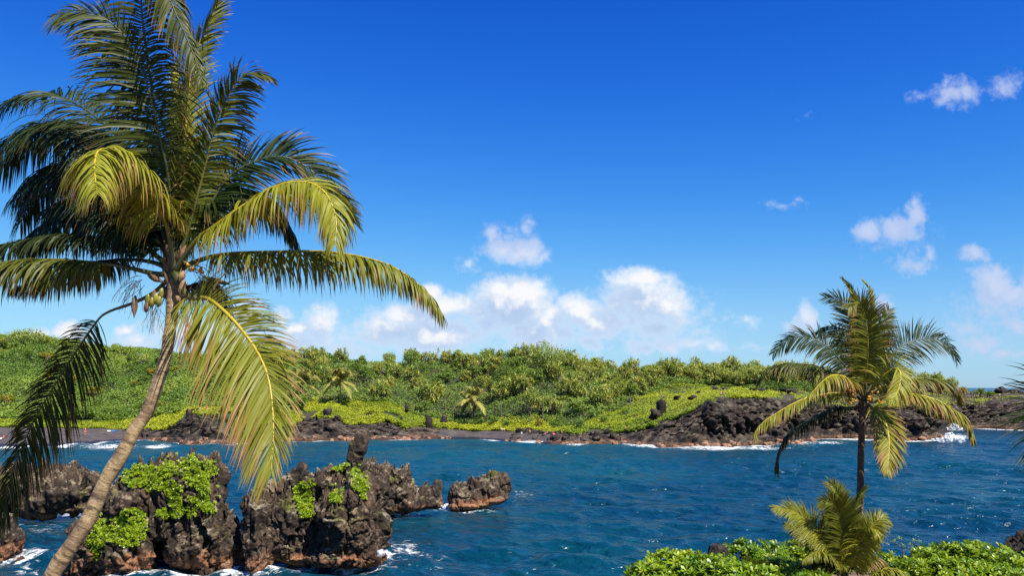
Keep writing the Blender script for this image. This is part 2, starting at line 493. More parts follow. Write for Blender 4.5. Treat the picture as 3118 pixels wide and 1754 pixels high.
# ------------------------------------------------------------------ the far shore
# columns: photo x, waterline y, then (metres inland, photo y) of the lip, the vegetation edge, the forest foot and the ridge
SHORE = np.array([
 (-700,1368, 10,1345, 30,1300, 45,1278,130,1040),(-300,1365, 10,1345, 30,1300, 45,1278,130,1042), (0,1362, 10,1342, 32,1300, 48,1272,130,1036), (120,1360,10,1340,32,1302,46,1272,130,1040), (200,1357, 10,1336, 32,1304, 45,1278,130,1062),
 (380,1343, 8,1328, 26,1306, 36,1278,120,1078), (440,1340, 4,1325, 12,1308, 30,1264,110,1086), (520,1346,4,1326,13,1306,31,1250,110,1092),(560,1352, 4,1322,14,1280, 32,1242,110,1096),
 (590,1352, 4,1290,13,1262, 32,1238,110,1098), (640,1352, 4,1296,13,1264, 32,1236,110,1100), (700,1352, 5,1305,16,1270, 34,1236,105,1106), (860,1346,5,1325,16,1300,33,1236,100,1114),(925,1344,5,1312,16,1288,32,1232,100,1116),
 (985,1343,4,1300,14,1264,32,1232,100,1118), (1030,1343,4,1308,14,1272,32,1232,100,1120),(1060,1342,4,1318,13,1290,32,1232,100,1120),(1120,1340,5,1312,14,1288,32,1230,100,1122), (1180,1340,5,1310,14,1277,32,1230,100,1122), (1235,1339,4,1320,12,1298,30,1262,100,1122),
 (1340,1337,4,1322,12,1304, 26,1288,100,1122), (1440,1338,8,1326,20,1312, 26,1300,100,1118), (1620,1350,6,1332,20,1312, 26,1300,95,1112), (1700,1353,5,1334,16,1318,26,1300,95,1122),(1760,1356,5,1335,12,1320, 26,1296,95,1132),
 (1890,1352,5,1330,12,1318, 40,1250,95,1148), (1960,1358,5,1322,12,1302,70,1205,100,1158),(2010,1362,5,1318,14,1284, 80,1190,100,1162), (2060,1362,5,1310,14,1272,85,1178,105,1160), (2110,1362,3.5,1290,10,1250,85,1176,105,1158),
 (2150,1362,3.5,1285,9,1220, 85,1178,105,1158), (2220,1360,3.5,1283,13,1210, 75,1182,100,1158), (2340,1357,3.5,1283,13,1211, 65,1195,95,1160), (2438,1350,3.5,1278,13,1215, 60,1200,95,1162),
 (2500,1336,3.5,1270,13,1222,55,1206,90,1166), (2620,1338,3.5,1272,13,1238,60,1210,90,1170), (2764,1343,3.5,1276,13,1236,65,1212,90,1176), (2868,1341,3.5,1276,11,1232,65,1212,95,1180),
 (2884,1309,8,1262,20,1228,35,1216,60,1190), (2968,1305,8,1258,20,1225,35,1212,60,1194), (3040,1308,8,1258,20,1225,40,1206,70,1193),(3118,1311,8,1258,20,1226,45,1203,80,1194), (3700,1313,8,1258,20,1226,45,1203,80,1194)], float)

def y_at(px):           # distance of the waterline
    y = np.interp(px, SHORE[:, 0], SHORE[:, 1])
    v = (CY - y) / F
    return -H / ((SP + v * CP) / (CP - v * SP))

def z_of(py, Y):
    v = (CY - py) / F
    return H + (SP + v * CP) / (CP - v * SP) * Y

SEG_N = [5, 26, 26, 26, 30, 8, 6]
def build_terrain():
    px = np.arange(-700, 3701, 5.0)
    cols = [np.interp(px, SHORE[:, 0], SHORE[:, k]) for k in range(10)]
    Ys = y_at(px)
    wig = fbm(np.stack([px / 45, px * 0, px * 0], 1), 3, 3)
    Yk = [Ys - 10, Ys + wig * .8]; Zk = [np.full_like(Ys, -3.0), np.zeros_like(Ys)]
    for d, y in ((2, 3), (4, 5), (6, 7), (8, 9)):
        Yk.append(Ys + cols[d]); Zk.append(z_of(cols[y], Ys + cols[d]))
    end = np.interp(px, (2700, 2950), (60, 25))
    Yk.append(Yk[-1] + end); Zk.append(Zk[-1] + np.interp(px, (2300, 2800), (2.0, -1.0)))
    Yk.append(Yk[-1] + 160); Zk.append(np.interp(px, (2300, 2700), (0, 0)) + np.where(px < 2500, Zk[-1] - 6, -4))
    Y, Z, S = [], [], []
    for s in range(7):
        n = SEG_N[s]
        for k in range(n):
            f = k / n
            Y.append(Yk[s] * (1 - f) + Yk[s + 1] * f); Z.append(Zk[s] * (1 - f) + Zk[s + 1] * f); S.append(s + f)
    Y.append(Yk[7]); Z.append(Zk[7]); S.append(7.0)
    Y = np.array(Y); Z = np.array(Z); S = np.array(S)
    X = (px[None] - CX) / F / (CP + .12 * SP) * Y
    P = np.stack([X, Y, Z], -1)
    # roughness: blocky lava in front, soft ground behind
    sandy = np.interp(px, (375, 420, 1320, 1360, 1640, 1700), (1, 0, 0, 1, 1, 0))[None]
    rock = np.clip((3.15 - S) / .3, 0, 1)[:, None] * np.clip((S - .6) / .5, 0, 1)[:, None]
    rk = rock * (1 - sandy)
    hi = np.clip((Z - .4) / 3.0, .15, 1)
    d1, e1, c1 = worley(P * (.26, .26, .20), 3); c1 = .5 + .5 * facets(P * (.24, .24, .2), 3); c2 = .5 + .5 * facets(P * .55 + 9, 8)
    f1 = fbm(P * (.13, .13, .07), 4, 21); f2 = fbm(P * .9, 3, 31); rid = 1 - 2.4 * np.abs(fbm(P * (.16, .16, .05) + 4, 4, 24))
    amp = rk * hi
    d3, e3, c3 = worley(P * (.42, .42, .10) + 3, 14)
    tall = np.clip((px - 2040) / 100, 0, 1)[None] * np.clip((9.5 - Z) / 3, 0, 1)
    out = tall * ((c3 - .5) * 2.6 - np.clip(.16 - e3, 0, .16) * 12) + rid * .8 + (c1 - .5) * 1.5 + (c2 - .5) * .55 - np.clip(.12 - e1, 0, .12) * 9 + f1 * 2.3 + f2 * .45
    P[..., 1] -= amp * out * 1.0
    P[..., 2] += amp * ((c1 - .5) * .9 + (c2 - .5) * .55 + f2 * .25) + sandy * rock * fbm(P * .25, 4, 41) * .25
    P[..., 2] += np.clip((S - 3.0), 0, 1)[:, None] * fbm(P * .07, 3, 51) * np.clip(1 - (S - 5), 0, 1)[:, None] * .9
    return px, S, P, sandy[0]

T_PX, T_S, T_P, T_SANDY = build_terrain()
def terr(px, s):
    """point of the far shore at photo column px and profile position s"""
    c = np.interp(px, T_PX, np.arange(len(T_PX))); r = np.interp(s, T_S, np.arange(len(T_S)))
    i = np.clip(c.astype(int), 0, len(T_PX) - 2); j = np.clip(r.astype(int), 0, len(T_S) - 2)
    f = (c - i)[..., None]; g = (r - j)[..., None]
    return (T_P[j, i] * (1 - f) + T_P[j, i + 1] * f) * (1 - g) + (T_P[j + 1, i] * (1 - f) + T_P[j + 1, i + 1] * f) * g

def make_shore():
    R, C = T_P.shape[:2]
    idx = np.arange(R * C).reshape(R, C)
    Fq = np.stack([idx[:-1, :-1], idx[:-1, 1:], idx[1:, 1:], idx[1:, :-1]], -1)
    s = np.broadcast_to(T_S[:-1, None], Fq.shape[:2]); sd = np.broadcast_to(T_SANDY[None, :-1], Fq.shape[:2])
    ctr = T_P[:-1, :-1]
    edge = 3.0 + fbm(ctr * .25, 3, 61) * .12
    right = np.broadcast_to(T_PX[None, :-1] > 2880, Fq.shape[:2])
    lava = (s < edge) & (sd < .5) | right & (s < 6.0)
    sand = (s < edge) & (sd >= .5) & ~right
    hill = ~(lava | sand)
    V = T_P.reshape(-1, 3)
    for name, sel, mat, lab in (('lava_shore', lava, M_LAVA, 'dark brown lava cliffs and ledges along the far side of the bay'),
                           ('black_beach', sand, M_SAND, 'black sand and pebble beach across the bay'), ('hill', hill, M_SOIL, 'green hillside rising behind the bay')):
        f = Fq[sel]
        u, inv = np.unique(f, return_inverse=True)
        tag(obj(name, new_mesh(name, V[u], inv.reshape(f.shape), None, False), mat), kind='structure', label=lab)
make_shore()

# ------------------------------------------------------------------ rocks
TMP = []
def lump_mesh(lumps, depth, voxel, blocky=.75):
    """closed rock surface from overlapping lumps (photo x, y, rx, ry, metres nearer the eye, thickness m, tilt degrees)"""
    bag_v, bag_f, n = [], [], 0
    import bmesh
    bm = bmesh.new(); bmesh.ops.create_icosphere(bm, subdivisions=3, radius=1.0)
    U = np.array([v.co[:] for v in bm.verts]); TF = np.array([[v.index for v in f.verts] for f in bm.faces]); bm.free()
    for L in lumps:
        cx, cy, rx, ry = L[:4]; near = L[4] if len(L) > 4 else 0; rz = L[5] if len(L) > 5 else None; tilt = L[6] if len(L) > 6 else 0
        D = depth - near
        c = np.array(at(cx, cy, D)); k = D / F
        q = np.sign(U) * np.abs(U) ** blocky; q = q / np.abs(q).max(0)
        a, b = rx * k, ry * k
        w = q * (a, rz if rz else .8 * min(max(a, b), 1.6 * min(a, b)), b)
        t = math.radians(tilt); ct, st = math.cos(t), math.sin(t)
        w = np.stack([w[:, 0] * ct + w[:, 2] * st, w[:, 1], -w[:, 0] * st + w[:, 2] * ct], 1)
        bag_v.append(w + c); bag_f.append(TF + n); n += len(U)
    me = new_mesh('rock_lumps', np.vstack(bag_v), np.vstack(bag_f))
    o = bpy.data.objects.new('rock_lumps', me); COL.objects.link(o)
    md = o.modifiers.new('r', 'REMESH'); md.mode = 'VOXEL'; md.voxel_size = voxel
    dg = bpy.context.evaluated_depsgraph_get()
    ev = o.evaluated_get(dg); m2 = ev.to_mesh()
    V = np.empty(len(m2.vertices) * 3, np.float32); m2.vertices.foreach_get('co', V); V = V.reshape(-1, 3).astype(float)
    N = np.empty(len(m2.vertices) * 3, np.float32); m2.vertices.foreach_get('normal', N); N = N.reshape(-1, 3).astype(float)
    Fq = np.array([tuple(p.vertices) for p in m2.polygons if len(p.vertices) == 4])
    ev.to_mesh_clear(); bpy.data.objects.remove(o); bpy.data.meshes.remove(me)
    return V, N, Fq

def local_size(V, lumps, depth):
    """how thick the rock is around each vertex, so that thin spires keep their shape"""
    r = np.full(len(V), 1e-3); k = depth / F
    for L in lumps:
        c = np.array(at(L[0], L[1], depth - (L[4] if len(L) > 4 else 0))); m = np.array([L[2] * k, L[5] if len(L) > 5 else 1.0, L[3] * k])
        d = np.linalg.norm((V - c) / m, axis=1)
        r = np.maximum(r, np.clip(1.75 - d, 0, 1) ** .5 * m.min())
    return r

def craggy(V, N, s, amp, seed, cut=None):
    w = V + np.stack([fbm(V * s * 1.2 + k * 9, 3, seed + k) for k in range(3)], -1) * .30 / s
    f1 = facets(w * (1, 1, .6) * s * .8, seed); f2 = facets(w * (1, 1, .7) * s * 2.0, seed + 20); f3 = facets(V * s * 5.0, seed + 40)
    d1, e1, c1 = worley(w * (1, 1, .45) * s * .8, seed + 60)
    ridge = 1 - 2 * np.abs(fbm(V * (1, 1, .6) * s * 1.1 + 5, 4, seed + 12))
    disp = f1 * .95 + f2 * .28 + f3 * .13 - np.clip(.07 - e1, 0, .07) * 9 + fbm(V * s * .6, 3, seed + 3) * .45 + ridge * .18 + fbm(V * s * 7, 3, seed + 6, .6) * .13
    am = amp if cut is None else np.minimum(amp, cut)
    spike = np.clip(1 - 3.2 * np.abs(fbm(V * (1, 1, .3) * s * 1.5 + 31, 4, seed + 33, .6)), -.2, 1) ** 1.0
    out = V + N * (disp * am)[:, None]
    out[:, 2] += np.clip(N[:, 2] - .05, 0, 1) * spike * am * 2.3
    flute = 1 - 2.6 * np.abs(fbm(V * (1, 1, .28) * s * 1.7 + 50, 3, seed + 41, .55))
    out[:, :2] += N[:, :2] * (flute * am * .55)[:, None]
    return out

ROCKS = {}
def rock(name, lumps, depth, voxel, s, amp, seed, mat, label, cat, group=None, blocky=.92):
    V, N, Fq = lump_mesh(lumps, depth, voxel, blocky)
    V = craggy(V, N, s, amp, seed, np.maximum(.03, .34 * local_size(V, lumps, depth)))
    k = V.mean(0)[0], depth, V[:, 2].min()
    me = new_mesh(name, V - np.array(k), Fq, None, False)
    o = obj(name, me, mat, None, Vector(k)); tag(o, label, cat, group)
    ROCKS[label] = (V, Fq)
    return o, V, Fq

SEA_G = 'dark lava rocks standing in the bay'
R1 = [(535,1510,140,88,0,2.6),(580,1505,74,80,.8,1.8),(450,1500,80,65,.8,1.8),(384,1538,60,48,2.2,1.5),(648,1446,34,38,.2,1.1),(628,1462,34,24,.2,1.0),(514,1400,15,24,.2,.5),(520,1424,28,26,.2,.8),(515,1388,17,10,.2,.5),
      (345,1680,118,98,2.2,2.4),(300,1720,85,60,2.4,2.0),(398,1640,76,72,1.8,2.0),(250,1742,52,34,2.2,1.4),(620,1640,100,98,.6,2.4),(682,1650,46,80,.2,1.6),(565,1585,100,62,.6,2.2),(610,1565,60,60,.8,1.6),(470,1590,90,60,1.2,2.0),(500,1690,90,90,-3.4,2.0),(640,1730,80,30,.4,2.0),(350,1768,110,40,1.8,2.4),(700,1720,30,30,.8,1.0),(728,1690,26,56,-.4,1.2)]
R2 = [(784,1622,46,112,1.9,1.5),(792,1710,38,45,2.2,1.3),(872,1592,95,88,.2,2.2),(858,1660,110,60,.6,2.2),(838,1516,17,24,0,.6),(868,1512,20,24,.1,.7),(770,1545,32,30,.6,1.0),(912,1478,34,40,.2,1.0),(926,1440,14,24,.3,.5,-25),(885,1500,26,30,.1,.9),
      (960,1500,40,34,-.4,1.4),(1010,1472,64,32,-.2,1.4),(1004,1438,15,14,0,.5),(966,1452,10,12,0,.4),(1118,1505,52,62,.6,1.6),(1060,1500,46,50,.6,1.4),(1060,1592,84,104,2.2,2.2),(1030,1640,46,80,1.9,1.8),(1100,1620,60,90,2.0,1.9),(1143,1622,32,70,1.6,1.3),(1145,1690,26,30,1.8,1.2),(900,1692,90,32,.6,2.0),(1060,1696,110,30,2.2,2.0),(965,1590,60,90,-3.0,1.6),(1040,1530,70,50,.4,1.6),
      (1082,1432,30,26,.4,.9),(1100,1436,18,28,.4,.7),(1079,1414,24,26,.4,.7),(1083,1388,23,28,.4,.7,8),(1091,1364,26,28,.4,.7,12),(1099,1341,22,26,.4,.65,8),(1103,1322,15,14,.4,.5),(1073,1362,10,16,.6,.4)]
R3 = [(1176,1490,72,62,0,2.8),(1210,1455,42,38,.3,2.0),(1140,1470,46,44,.2,2.0),(1222,1500,36,50,.4,2.0),(1250,1532,92,24,.6,1.8),(1300,1512,32,28,.5,1.2),(1324,1500,18,38,.4,.7),(1332,1475,11,14,.4,.5),(1180,1540,70,30,.6,2.2)]
R4 = [(1396,1514,24,32,.3,1.2),(1390,1490,10,14,.3,.6),(1440,1516,60,30,.4,1.8),(1478,1494,60,34,0,1.8),(1505,1470,24,24,-.2,1.0),(1528,1484,28,28,-.2,1.2),(1435,1538,66,14,.8,1.8,-4),(1500,1526,52,14,.6,1.6,-14)]
R5 = [(172,1500,112,55,0,3.2),(270,1478,26,27,.4,1.2),(240,1500,46,36,.5,1.6),(183,1458,28,22,.2,1.0),(120,1470,45,32,.1,1.6),(115,1532,86,42,.8,2.4),(230,1540,52,17,.6,1.4,10),(40,1500,70,50,.2,2.6),(-40,1520,80,60,.4,2.8)]
R6 = [(20,1680,36,76,0,1.6),(0,1660,34,60,.2,1.6),(-40,1690,60,90,.2,2.2),(74,1722,26,18,.6,.8),(30,1740,46,30,.4,1.4)]
rock('sea_stack', R1, 76, .07, .50, .50, 5, M_ROCK, 'broad sea stack behind the leaning palm trunk, its top overgrown with green plants', 'sea rock', SEA_G)
rock('sea_stack', R2, 76, .07, .52, .46, 15, M_ROCK, 'tall craggy sea stack topped by a thin upright pillar of rock', 'sea rock', SEA_G)
rock('sea_rock', R3, 105, .10, .36, .60, 25, M_ROCK, 'flat topped mossy sea rock with a little spire, just behind the pillar stack', 'sea rock', SEA_G)
rock('sea_rock', R4, 111, .10, .38, .52, 35, M_ROCK, 'long low sea rock with pink base, farthest out in the open bay', 'sea rock', SEA_G)
rock('sea_rock', R5, 100, .11, .36, .62, 45, M_ROCK, 'low broad sea rock showing between the dark hanging frond and the leaning trunk', 'sea rock', SEA_G)
rock('sea_rock', R6, 79, .09, .5, .45, 55, M_ROCK, 'sea rock cut by the lower left corner of the view', 'sea rock', SEA_G)

# ------------------------------------------------------------------ the sea
def water_mat():
    m, t, b = mat_new('sea_water')
    P = t.node('ShaderNodeNewGeometry').outputs['Position']
    foam, shal = t.attr('foam'), t.attr('shallow')
    st = t.v('MULTIPLY', P, (1.0, .75, 1.0))
    st2 = t.node('ShaderNodeVectorRotate'); st2.rotation_type = 'Z_AXIS'; t.l.new(st, st2.inputs['Vector']); st2.inputs['Angle'].default_value = .35
    st = st2.outputs[0]
    st = t.v('MULTIPLY', st, (.55, 1.05, 1.0))
    big = t.noise(P, .018, 3, .6)
    a = t.noise(st, .30, 2, .5, .3); c = t.noise(st, .95, 3, .55, .5); d = t.noise(st, 3.5, 2, .5)
    deep = t.mix(t.ss(big, .35, .65), (.0008, .023, .049), (.0010, .037, .060))
    teal = t.mix(t.ss(big, .3, .7), (.004, .066, .100), (.010, .080, .095))
    col = t.mix(shal, deep, teal)
    col = t.mix(t.m('MULTIPLY', t.ss(c, .50, .66), .30), col, (.010, .085, .15))
    # lacy foam
    fn = t.noise(P, 1.1, 6, .68, 1.2)
    fm = t.ss(t.m('ADD', foam, t.m('MULTIPLY_ADD', fn, 2.3, -1.52)), .10, .60)
    # rare white flecks on the chop
    fleck = t.m('MULTIPLY', t.ss(t.noise(st, .55, 5, .75, .6), .80, .86), .6)
    fm = t.m('MAXIMUM', fm, fleck)
    col = t.mix(fm, col, (.78, .82, .84))
    t.put(b.inputs['Base Color'], col)
    t.put(b.inputs['Roughness'], t.m('MULTIPLY_ADD', fm, .55, .22))
    b.inputs['IOR'].default_value = 1.33
    b.inputs['Specular IOR Level'].default_value = .38
    h = t.m('ADD', t.m('MULTIPLY', a, 1.5), t.m('ADD', t.m('MULTIPLY', c, 1.15), t.m('MULTIPLY', d, .02)))
    h = t.m('ADD', h, t.m('MULTIPLY', fm, .12))
    t.l.new(t.bump(h, 1.0, .85), b.inputs['Normal'])
    return m

SHAPES = []   # footprints of the near rocks: world x, y, half widths
for (lab, (V, Fq)) in ROCKS.items():
    low = V[np.abs(V[:, 2]) < .25]
    if len(low): SHAPES.append(low[::7, :2])
FOOT = np.vstack(SHAPES)

def make_sea():
    py = np.r_[np.arange(2700, 1790, -10.), np.arange(1790, 1240, -1.6), np.arange(1240, 1190, -1.5), np.array([1189, 1187.5, 1186, 1185, 1184, 1183.2, 1182.5, 1182.0, 1181.6, 1181.35])]
    px = np.arange(-900, 4000, 4.0)
    v = (CY - py) / F
    Y = -H / ((SP + v * CP) / (CP - v * SP))
    k = 1 / (CP - v * SP)
    X = ((px[None] - CX) / F * (k * 1.0)[:, None] * Y[:, None])
    Yg = np.broadcast_to(Y[:, None], X.shape)
    Z = np.zeros_like(X)
    rng = np.random.default_rng(3)
    step = np.abs(np.gradient(Y))[:, None]
    for i in range(90):
        lam = 1.3 * 10 ** rng.uniform(0, 1.0); th = rng.normal(1.25, .62)
        w = np.clip(lam / step / 2.6 - .8, 0, 1)
        Z += w * .0056 * lam ** .95 * np.sin(2 * np.pi / lam * (X * np.cos(th) + Yg * np.sin(th)) + rng.uniform(0, 6.28))
    Z *= 1 + .5 * vnoise(np.stack([X * .03, Yg * .03, X * 0], -1), 4)
    P2 = np.stack([X, Yg], -1)
    # foam around the near rocks
    foam = np.zeros_like(X)
    near = np.where((py > 1500))[0]
    bx = np.arange(-80, 40, .5); by = np.arange(50, 130, .5)
    gx, gy = np.meshgrid(bx, by); dist = np.full(gx.shape, 99.)
    for q in FOOT: dist = np.minimum(dist, (gx - q[0]) ** 2 + (gy - q[1]) ** 2)
    dist = np.sqrt(dist)
    ix = np.clip(((X - bx[0]) / .5).astype(int), 0, len(bx) - 1); iy = np.clip(((Yg - by[0]) / .5).astype(int), 0, len(by) - 1)
    dd = dist[iy, ix]
    n3 = fbm(np.stack([X * .12, Yg * .12, X * 0], -1), 3, 9)
    foam = np.clip(1.15 - dd / (2.6 + 1.6 * n3), 0, 1.1) * np.interp(Yg, (60, 95, 115), (.80, .66, .55))
    foam = np.where(dd > 20, 0, foam)
    # named swirls of foam (photo x, y, half sizes, strength)
    for (cx, cy, rx, ry, s) in ((690,1725,75,40,.95),(560,1745,70,30,.8),(925,1725,70,28,.75),(1180,1690,26,22,1.0),(1230,1672,95,38,.58),(1270,1700,110,40,.48),(1120,1740,110,24,.5),(1345,1545,40,16,.9),(90,1735,60,40,.62),(130,1610,90,45,.45),(220,1565,60,14,.7),(200,1700,70,60,.42),(1590,1510,60,30,.42),(1540,1500,50,20,.4),(160,1575,110,14,.6)):
        g = np.exp(-(((px[None] - cx) / rx) ** 2 + ((py[:, None] - cy) / ry) ** 2)); foam = np.maximum(foam, g * s)
    # surf along the far shore
    ys = y_at(px)[None]
    dsh = ys - Yg
    n4 = fbm(np.stack([px / 60, px * 0, px * 0], 1), 3, 12)[None]
    wide = np.interp(px, (-300, 100, 420, 560, 800, 1100, 1400, 1500, 1700, 1900, 2000, 2350, 2460, 2560, 2700, 2840, 2900, 3118), (9, 9, 8, 7, 2.5, 1.8, 2, 6, 5, 4.5, 6.5, 7.5, 9, 8, 4, 9, 8, 6))[None]
    fs = np.clip(1.1 - np.abs(dsh - .3) / (wide * (1 + .6 * n4)), 0, 1)
    foam = np.maximum(foam, np.where(dsh > -6, fs, 0) * .92)
    for (cx, cy, rx, ry, s) in ((2440,1352,70,9,.7),(2520,1350,70,8,.7),(2900,1333,60,12,1.0),(330,1362,120,10,.8),(480,1361,60,6,.9),(2230,1366,220,5,.9)):
        g = np.exp(-(((px[None] - cx) / rx) ** 2 + ((py[:, None] - cy) / ry) ** 2)); foam = np.maximum(foam, g * s)
    sh = np.exp(-np.clip(dsh, 0, 400) / 34.0) * np.interp(px, (-300, 300, 700, 1100, 2200, 2500, 2900), (.35, .6, 1, 1, .75, .45, .2))[None]
    sh = np.maximum(sh, .55 * np.exp(-(((px[None] - 1500) / 800) ** 2 + ((py[:, None] - 1400) / 75) ** 2)))
    R, C = X.shape
    idx = np.arange(R * C).reshape(R, C)
    Fq = np.stack([idx[:-1, :-1], idx[:-1, 1:], idx[1:, 1:], idx[1:, :-1]], -1).reshape(-1, 4)
    me = new_mesh('sea', np.stack([X, Yg, Z], -1), Fq, {'foam': foam, 'shallow': sh}, True)
    tag(obj('sea', me, water_mat()), kind='structure', label='deep blue choppy water of the bay and the open sea')
make_sea()

# ------------------------------------------------------------------ coconut palms
G = np.array([0, 0, -1.0])
def leaflets(path, n, L, W, N0, droop, wind, a0, a1, vup, t0, rng, brown, split=.0, K=5, side_len=(1, 1), clump=.3):
    """one frond's leaflets; path (m,3) evenly spaced; returns bag arrays"""
    n = int(n * 1.8); W = W * .52
    m = len(path); T = nrm(np.gradient(path, axis=0))
    t = np.linspace(t0, .995, n)
    V, Fq, tip, tint = [], [], [], []
    base = 0
    pos = np.stack([np.interp(t * (m - 1), np.arange(m), path[:, k]) for k in range(3)], 1)
    tan = nrm(np.stack([np.interp(t * (m - 1), np.arange(m), T[:, k]) for k in range(3)], 1))
    if N0 is None: Nn = np.broadcast_to(np.array([0, 0, 1.0]), tan.shape)
    elif np.ndim(N0) == 1: Nn = np.broadcast_to(np.asarray(N0, float), tan.shape)
    else: Nn = N0[0] + (np.asarray(N0[1]) - N0[0]) * t[:, None]
    S = nrm(np.cross(tan, Nn)); Nn = np.cross(S, tan)
    u = (t - t0) / (1 - t0)
    prof = np.interp(u, (0, .08, .3, .6, .85, 1), (.55, .8, 1, .92, .62, .35))
    cl = vnoise(np.stack([t * 26, t * 0, t * 0], 1), int(rng.integers(1e6)))
    for si, sg in enumerate((1, -1)):
        ang = np.radians(a0 + (a1 - a0) * u ** 1.2) + rng.normal(0, .06, n) + cl * .10
        vv = np.radians(vup) + rng.normal(0, .13, n) + cl * clump * .5
        d = np.cos(ang)[:, None] * tan + np.sin(ang)[:, None] * (np.cos(vv)[:, None] * S * sg + np.sin(vv)[:, None] * Nn)
        ln = L * prof * rng.uniform(.82, 1.08, n) * side_len[si]
        ln = np.where(rng.random(n) < split, ln * rng.uniform(.1, .6, n), ln)
        dr = droop * rng.uniform(.7, 1.35, n)[:, None]
        p = pos.copy() + rng.normal(0, .008, (n, 3))
        d = nrm(d); rows = [p]; dirs = [d]
        kink = rng.random(n) < .10; kk = rng.integers(2, K, n)
        for k in range(K):
            g = dr * (.5 + k * .22) / K
            g = np.where((kink & (kk == k))[:, None], g + 1.1, g)
            d = nrm(d + G * g + np.asarray(wind) * (.35 + .3 * k) / K)
            p = p + d * (ln / K)[:, None]; rows.append(p); dirs.append(d)
        widths = np.interp(np.linspace(0, 1, K + 1), (0, .12, .4, .75, 1), (.55, 1, 1, .62, .06))
        tw = rng.normal(0, .35, n)
        blk = []
        for k in range(K + 1):
            wd = tan - (tan * dirs[k]).sum(1)[:, None] * dirs[k]; wd = nrm(wd)
            nn = np.cross(dirs[k], wd)
            wd = wd * np.cos(tw)[:, None] + nn * np.sin(tw)[:, None]
            h = W * .5 * widths[k] * np.clip(ln / L + .35, .4, 1.2)[:, None]
            blk.append(np.stack([rows[k] - wd * h, rows[k] + wd * h], 1))
        B = np.stack(blk, 1)                         # n, K+1, 2, 3
        V.append(B.reshape(-1, 3))
        id0 = base + np.arange(n)[:, None, None] * (K + 1) * 2 + np.arange(K)[None, :, None] * 2
        Fq.append((id0 + np.array([0, 1, 3, 2])).reshape(-1, 4)); base += n * (K + 1) * 2
        br = rng.random(n) * brown * 1.9 - .20 * brown
        s = np.linspace(0, 1, K + 1)[None, :]
        tp = np.clip((s - (1.15 - np.clip(br, 0, 1.1)[:, None])) * 4.0, 0, 1)
        tip.append(np.repeat(tp[:, :, None], 2, 2).ravel())
        tint.append(np.repeat(np.clip(rng.normal(.5, .28, n) + cl * .3, 0, 1), (K + 1) * 2))
    return np.vstack(V), np.vstack(Fq), np.concatenate(tip), np.concatenate(tint)

def frond(parent, pts, depth, mat=None, d0=0.0, d1=0.0, dpow=1.0, n=95, L=.85, W=.050, face='up', droop=1.6, wind=(0, 0, 0), a0=78, a1=28, vup=14, t0=.14, age=0.0, brown=.3, seed=0, rad=.036, split=.03, side_len=(1, 1), world=None, clump=.3, K=5, fade=None):
    rng = np.random.default_rng(seed + 1000)
    if world is None:
        m = len(pts)
        W3 = [np.array(at(p[0], p[1], depth + d0 + (d1 - d0) * (i / (m - 1)) ** dpow)) for i, p in enumerate(pts)]
    else: W3 = world
    path, ln = catmull(W3, 46)
    faces = {'up': None, 'cam': np.array([0, -1.0, .15]), 'camup': np.array([0, -.8, .7]), 'left': np.array([-.6, -.7, .3]), 'right': np.array([.7, -.7, .2]), 'back': np.array([0, 1.0, .3]), 'camdn': np.array([0, -.8, -.5])}
    N0 = faces[face] if isinstance(face, str) else np.asarray(face, float)
    V, Fq, tip, tint = leaflets(path, n, L, W, N0, droop, wind, a0, a1, vup, t0, rng, brown, split, K, side_len, clump)
    o_ = np.array(parent.location)
    me = new_mesh('frond', V - o_, Fq, {'tip': tip, 'tint': tint, 'age': np.full(len(V), age)})
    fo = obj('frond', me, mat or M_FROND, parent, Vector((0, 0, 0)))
    r = np.interp(np.linspace(0, 1, 46), (0, .06, .25, 1), (1.7, 1.15, .72, .10)) * rad
    Vm, Fm, Lm = tube(path - o_, r, 6, .8)
    mo = obj('midrib', new_mesh('midrib', Vm, Fm, {'age': np.clip(Lm / max(Lm.max(), .1) * 3.2 - .25, 0, 1) * (age if age > .35 else age * .35)}, True), M_RIB, fo, Vector((0, 0, 0)))
    return fo, path

def trunk(parent, pts, depth, r0, r1, d0=0., d1=0., sides=18, world=None, n=90, mat=None, wob=.012):
    m = len(pts) if world is None else len(world)
    W3 = world if world is not None else [np.array(at(p[0], p[1], depth + d0 + (d1 - d0) * i / (m - 1))) for i, p in enumerate(pts)]
    path, ln = catmull(W3, n)
    o_ = np.array(parent.location)
    s = np.linspace(0, 1, n)
    r = r0 + (r1 - r0) * s + wob * .6 * fbm(np.stack([s * ln * 1.6, s * 0, s * 0], 1), 3, 77)
    V, Fq, Lv = tube(path - o_, r, sides)
    V = V + (nrm(V) * 0) + wob * fbm(V * 3.2, 3, 71)[:, None] * nrm(V - np.array([np.interp(Lv, np.linspace(0, ln, n), path[:, k] - o_[k]) for k in range(3)]).T)
    return obj('trunk', new_mesh('trunk', V, Fq, {'along': Lv}, True), mat or M_TRUNK, parent, Vector((0, 0, 0)))

def ellipsoid(bag, c, axis, L, R, rings=7, sides=10, pt=0.0, **attrs):
    """egg / pod shape along axis"""
    axis = nrm(np.asarray(axis, float)); t = np.linspace(-1, 1, rings)
    path = np.asarray(c)[None] + axis[None] * (t * L * .5)[:, None]
    r = np.sqrt(np.clip(1 - t * t, .002, 1)) * R
    if pt: r = np.interp((t + 1) / 2, (0, .2, .55, 1), (.25, .8, 1, .03)) * R
    V, Fq, _ = tube(path, r, sides, 1.0, (.3, -.8, .52))
    bag.add(V, Fq, **attrs)

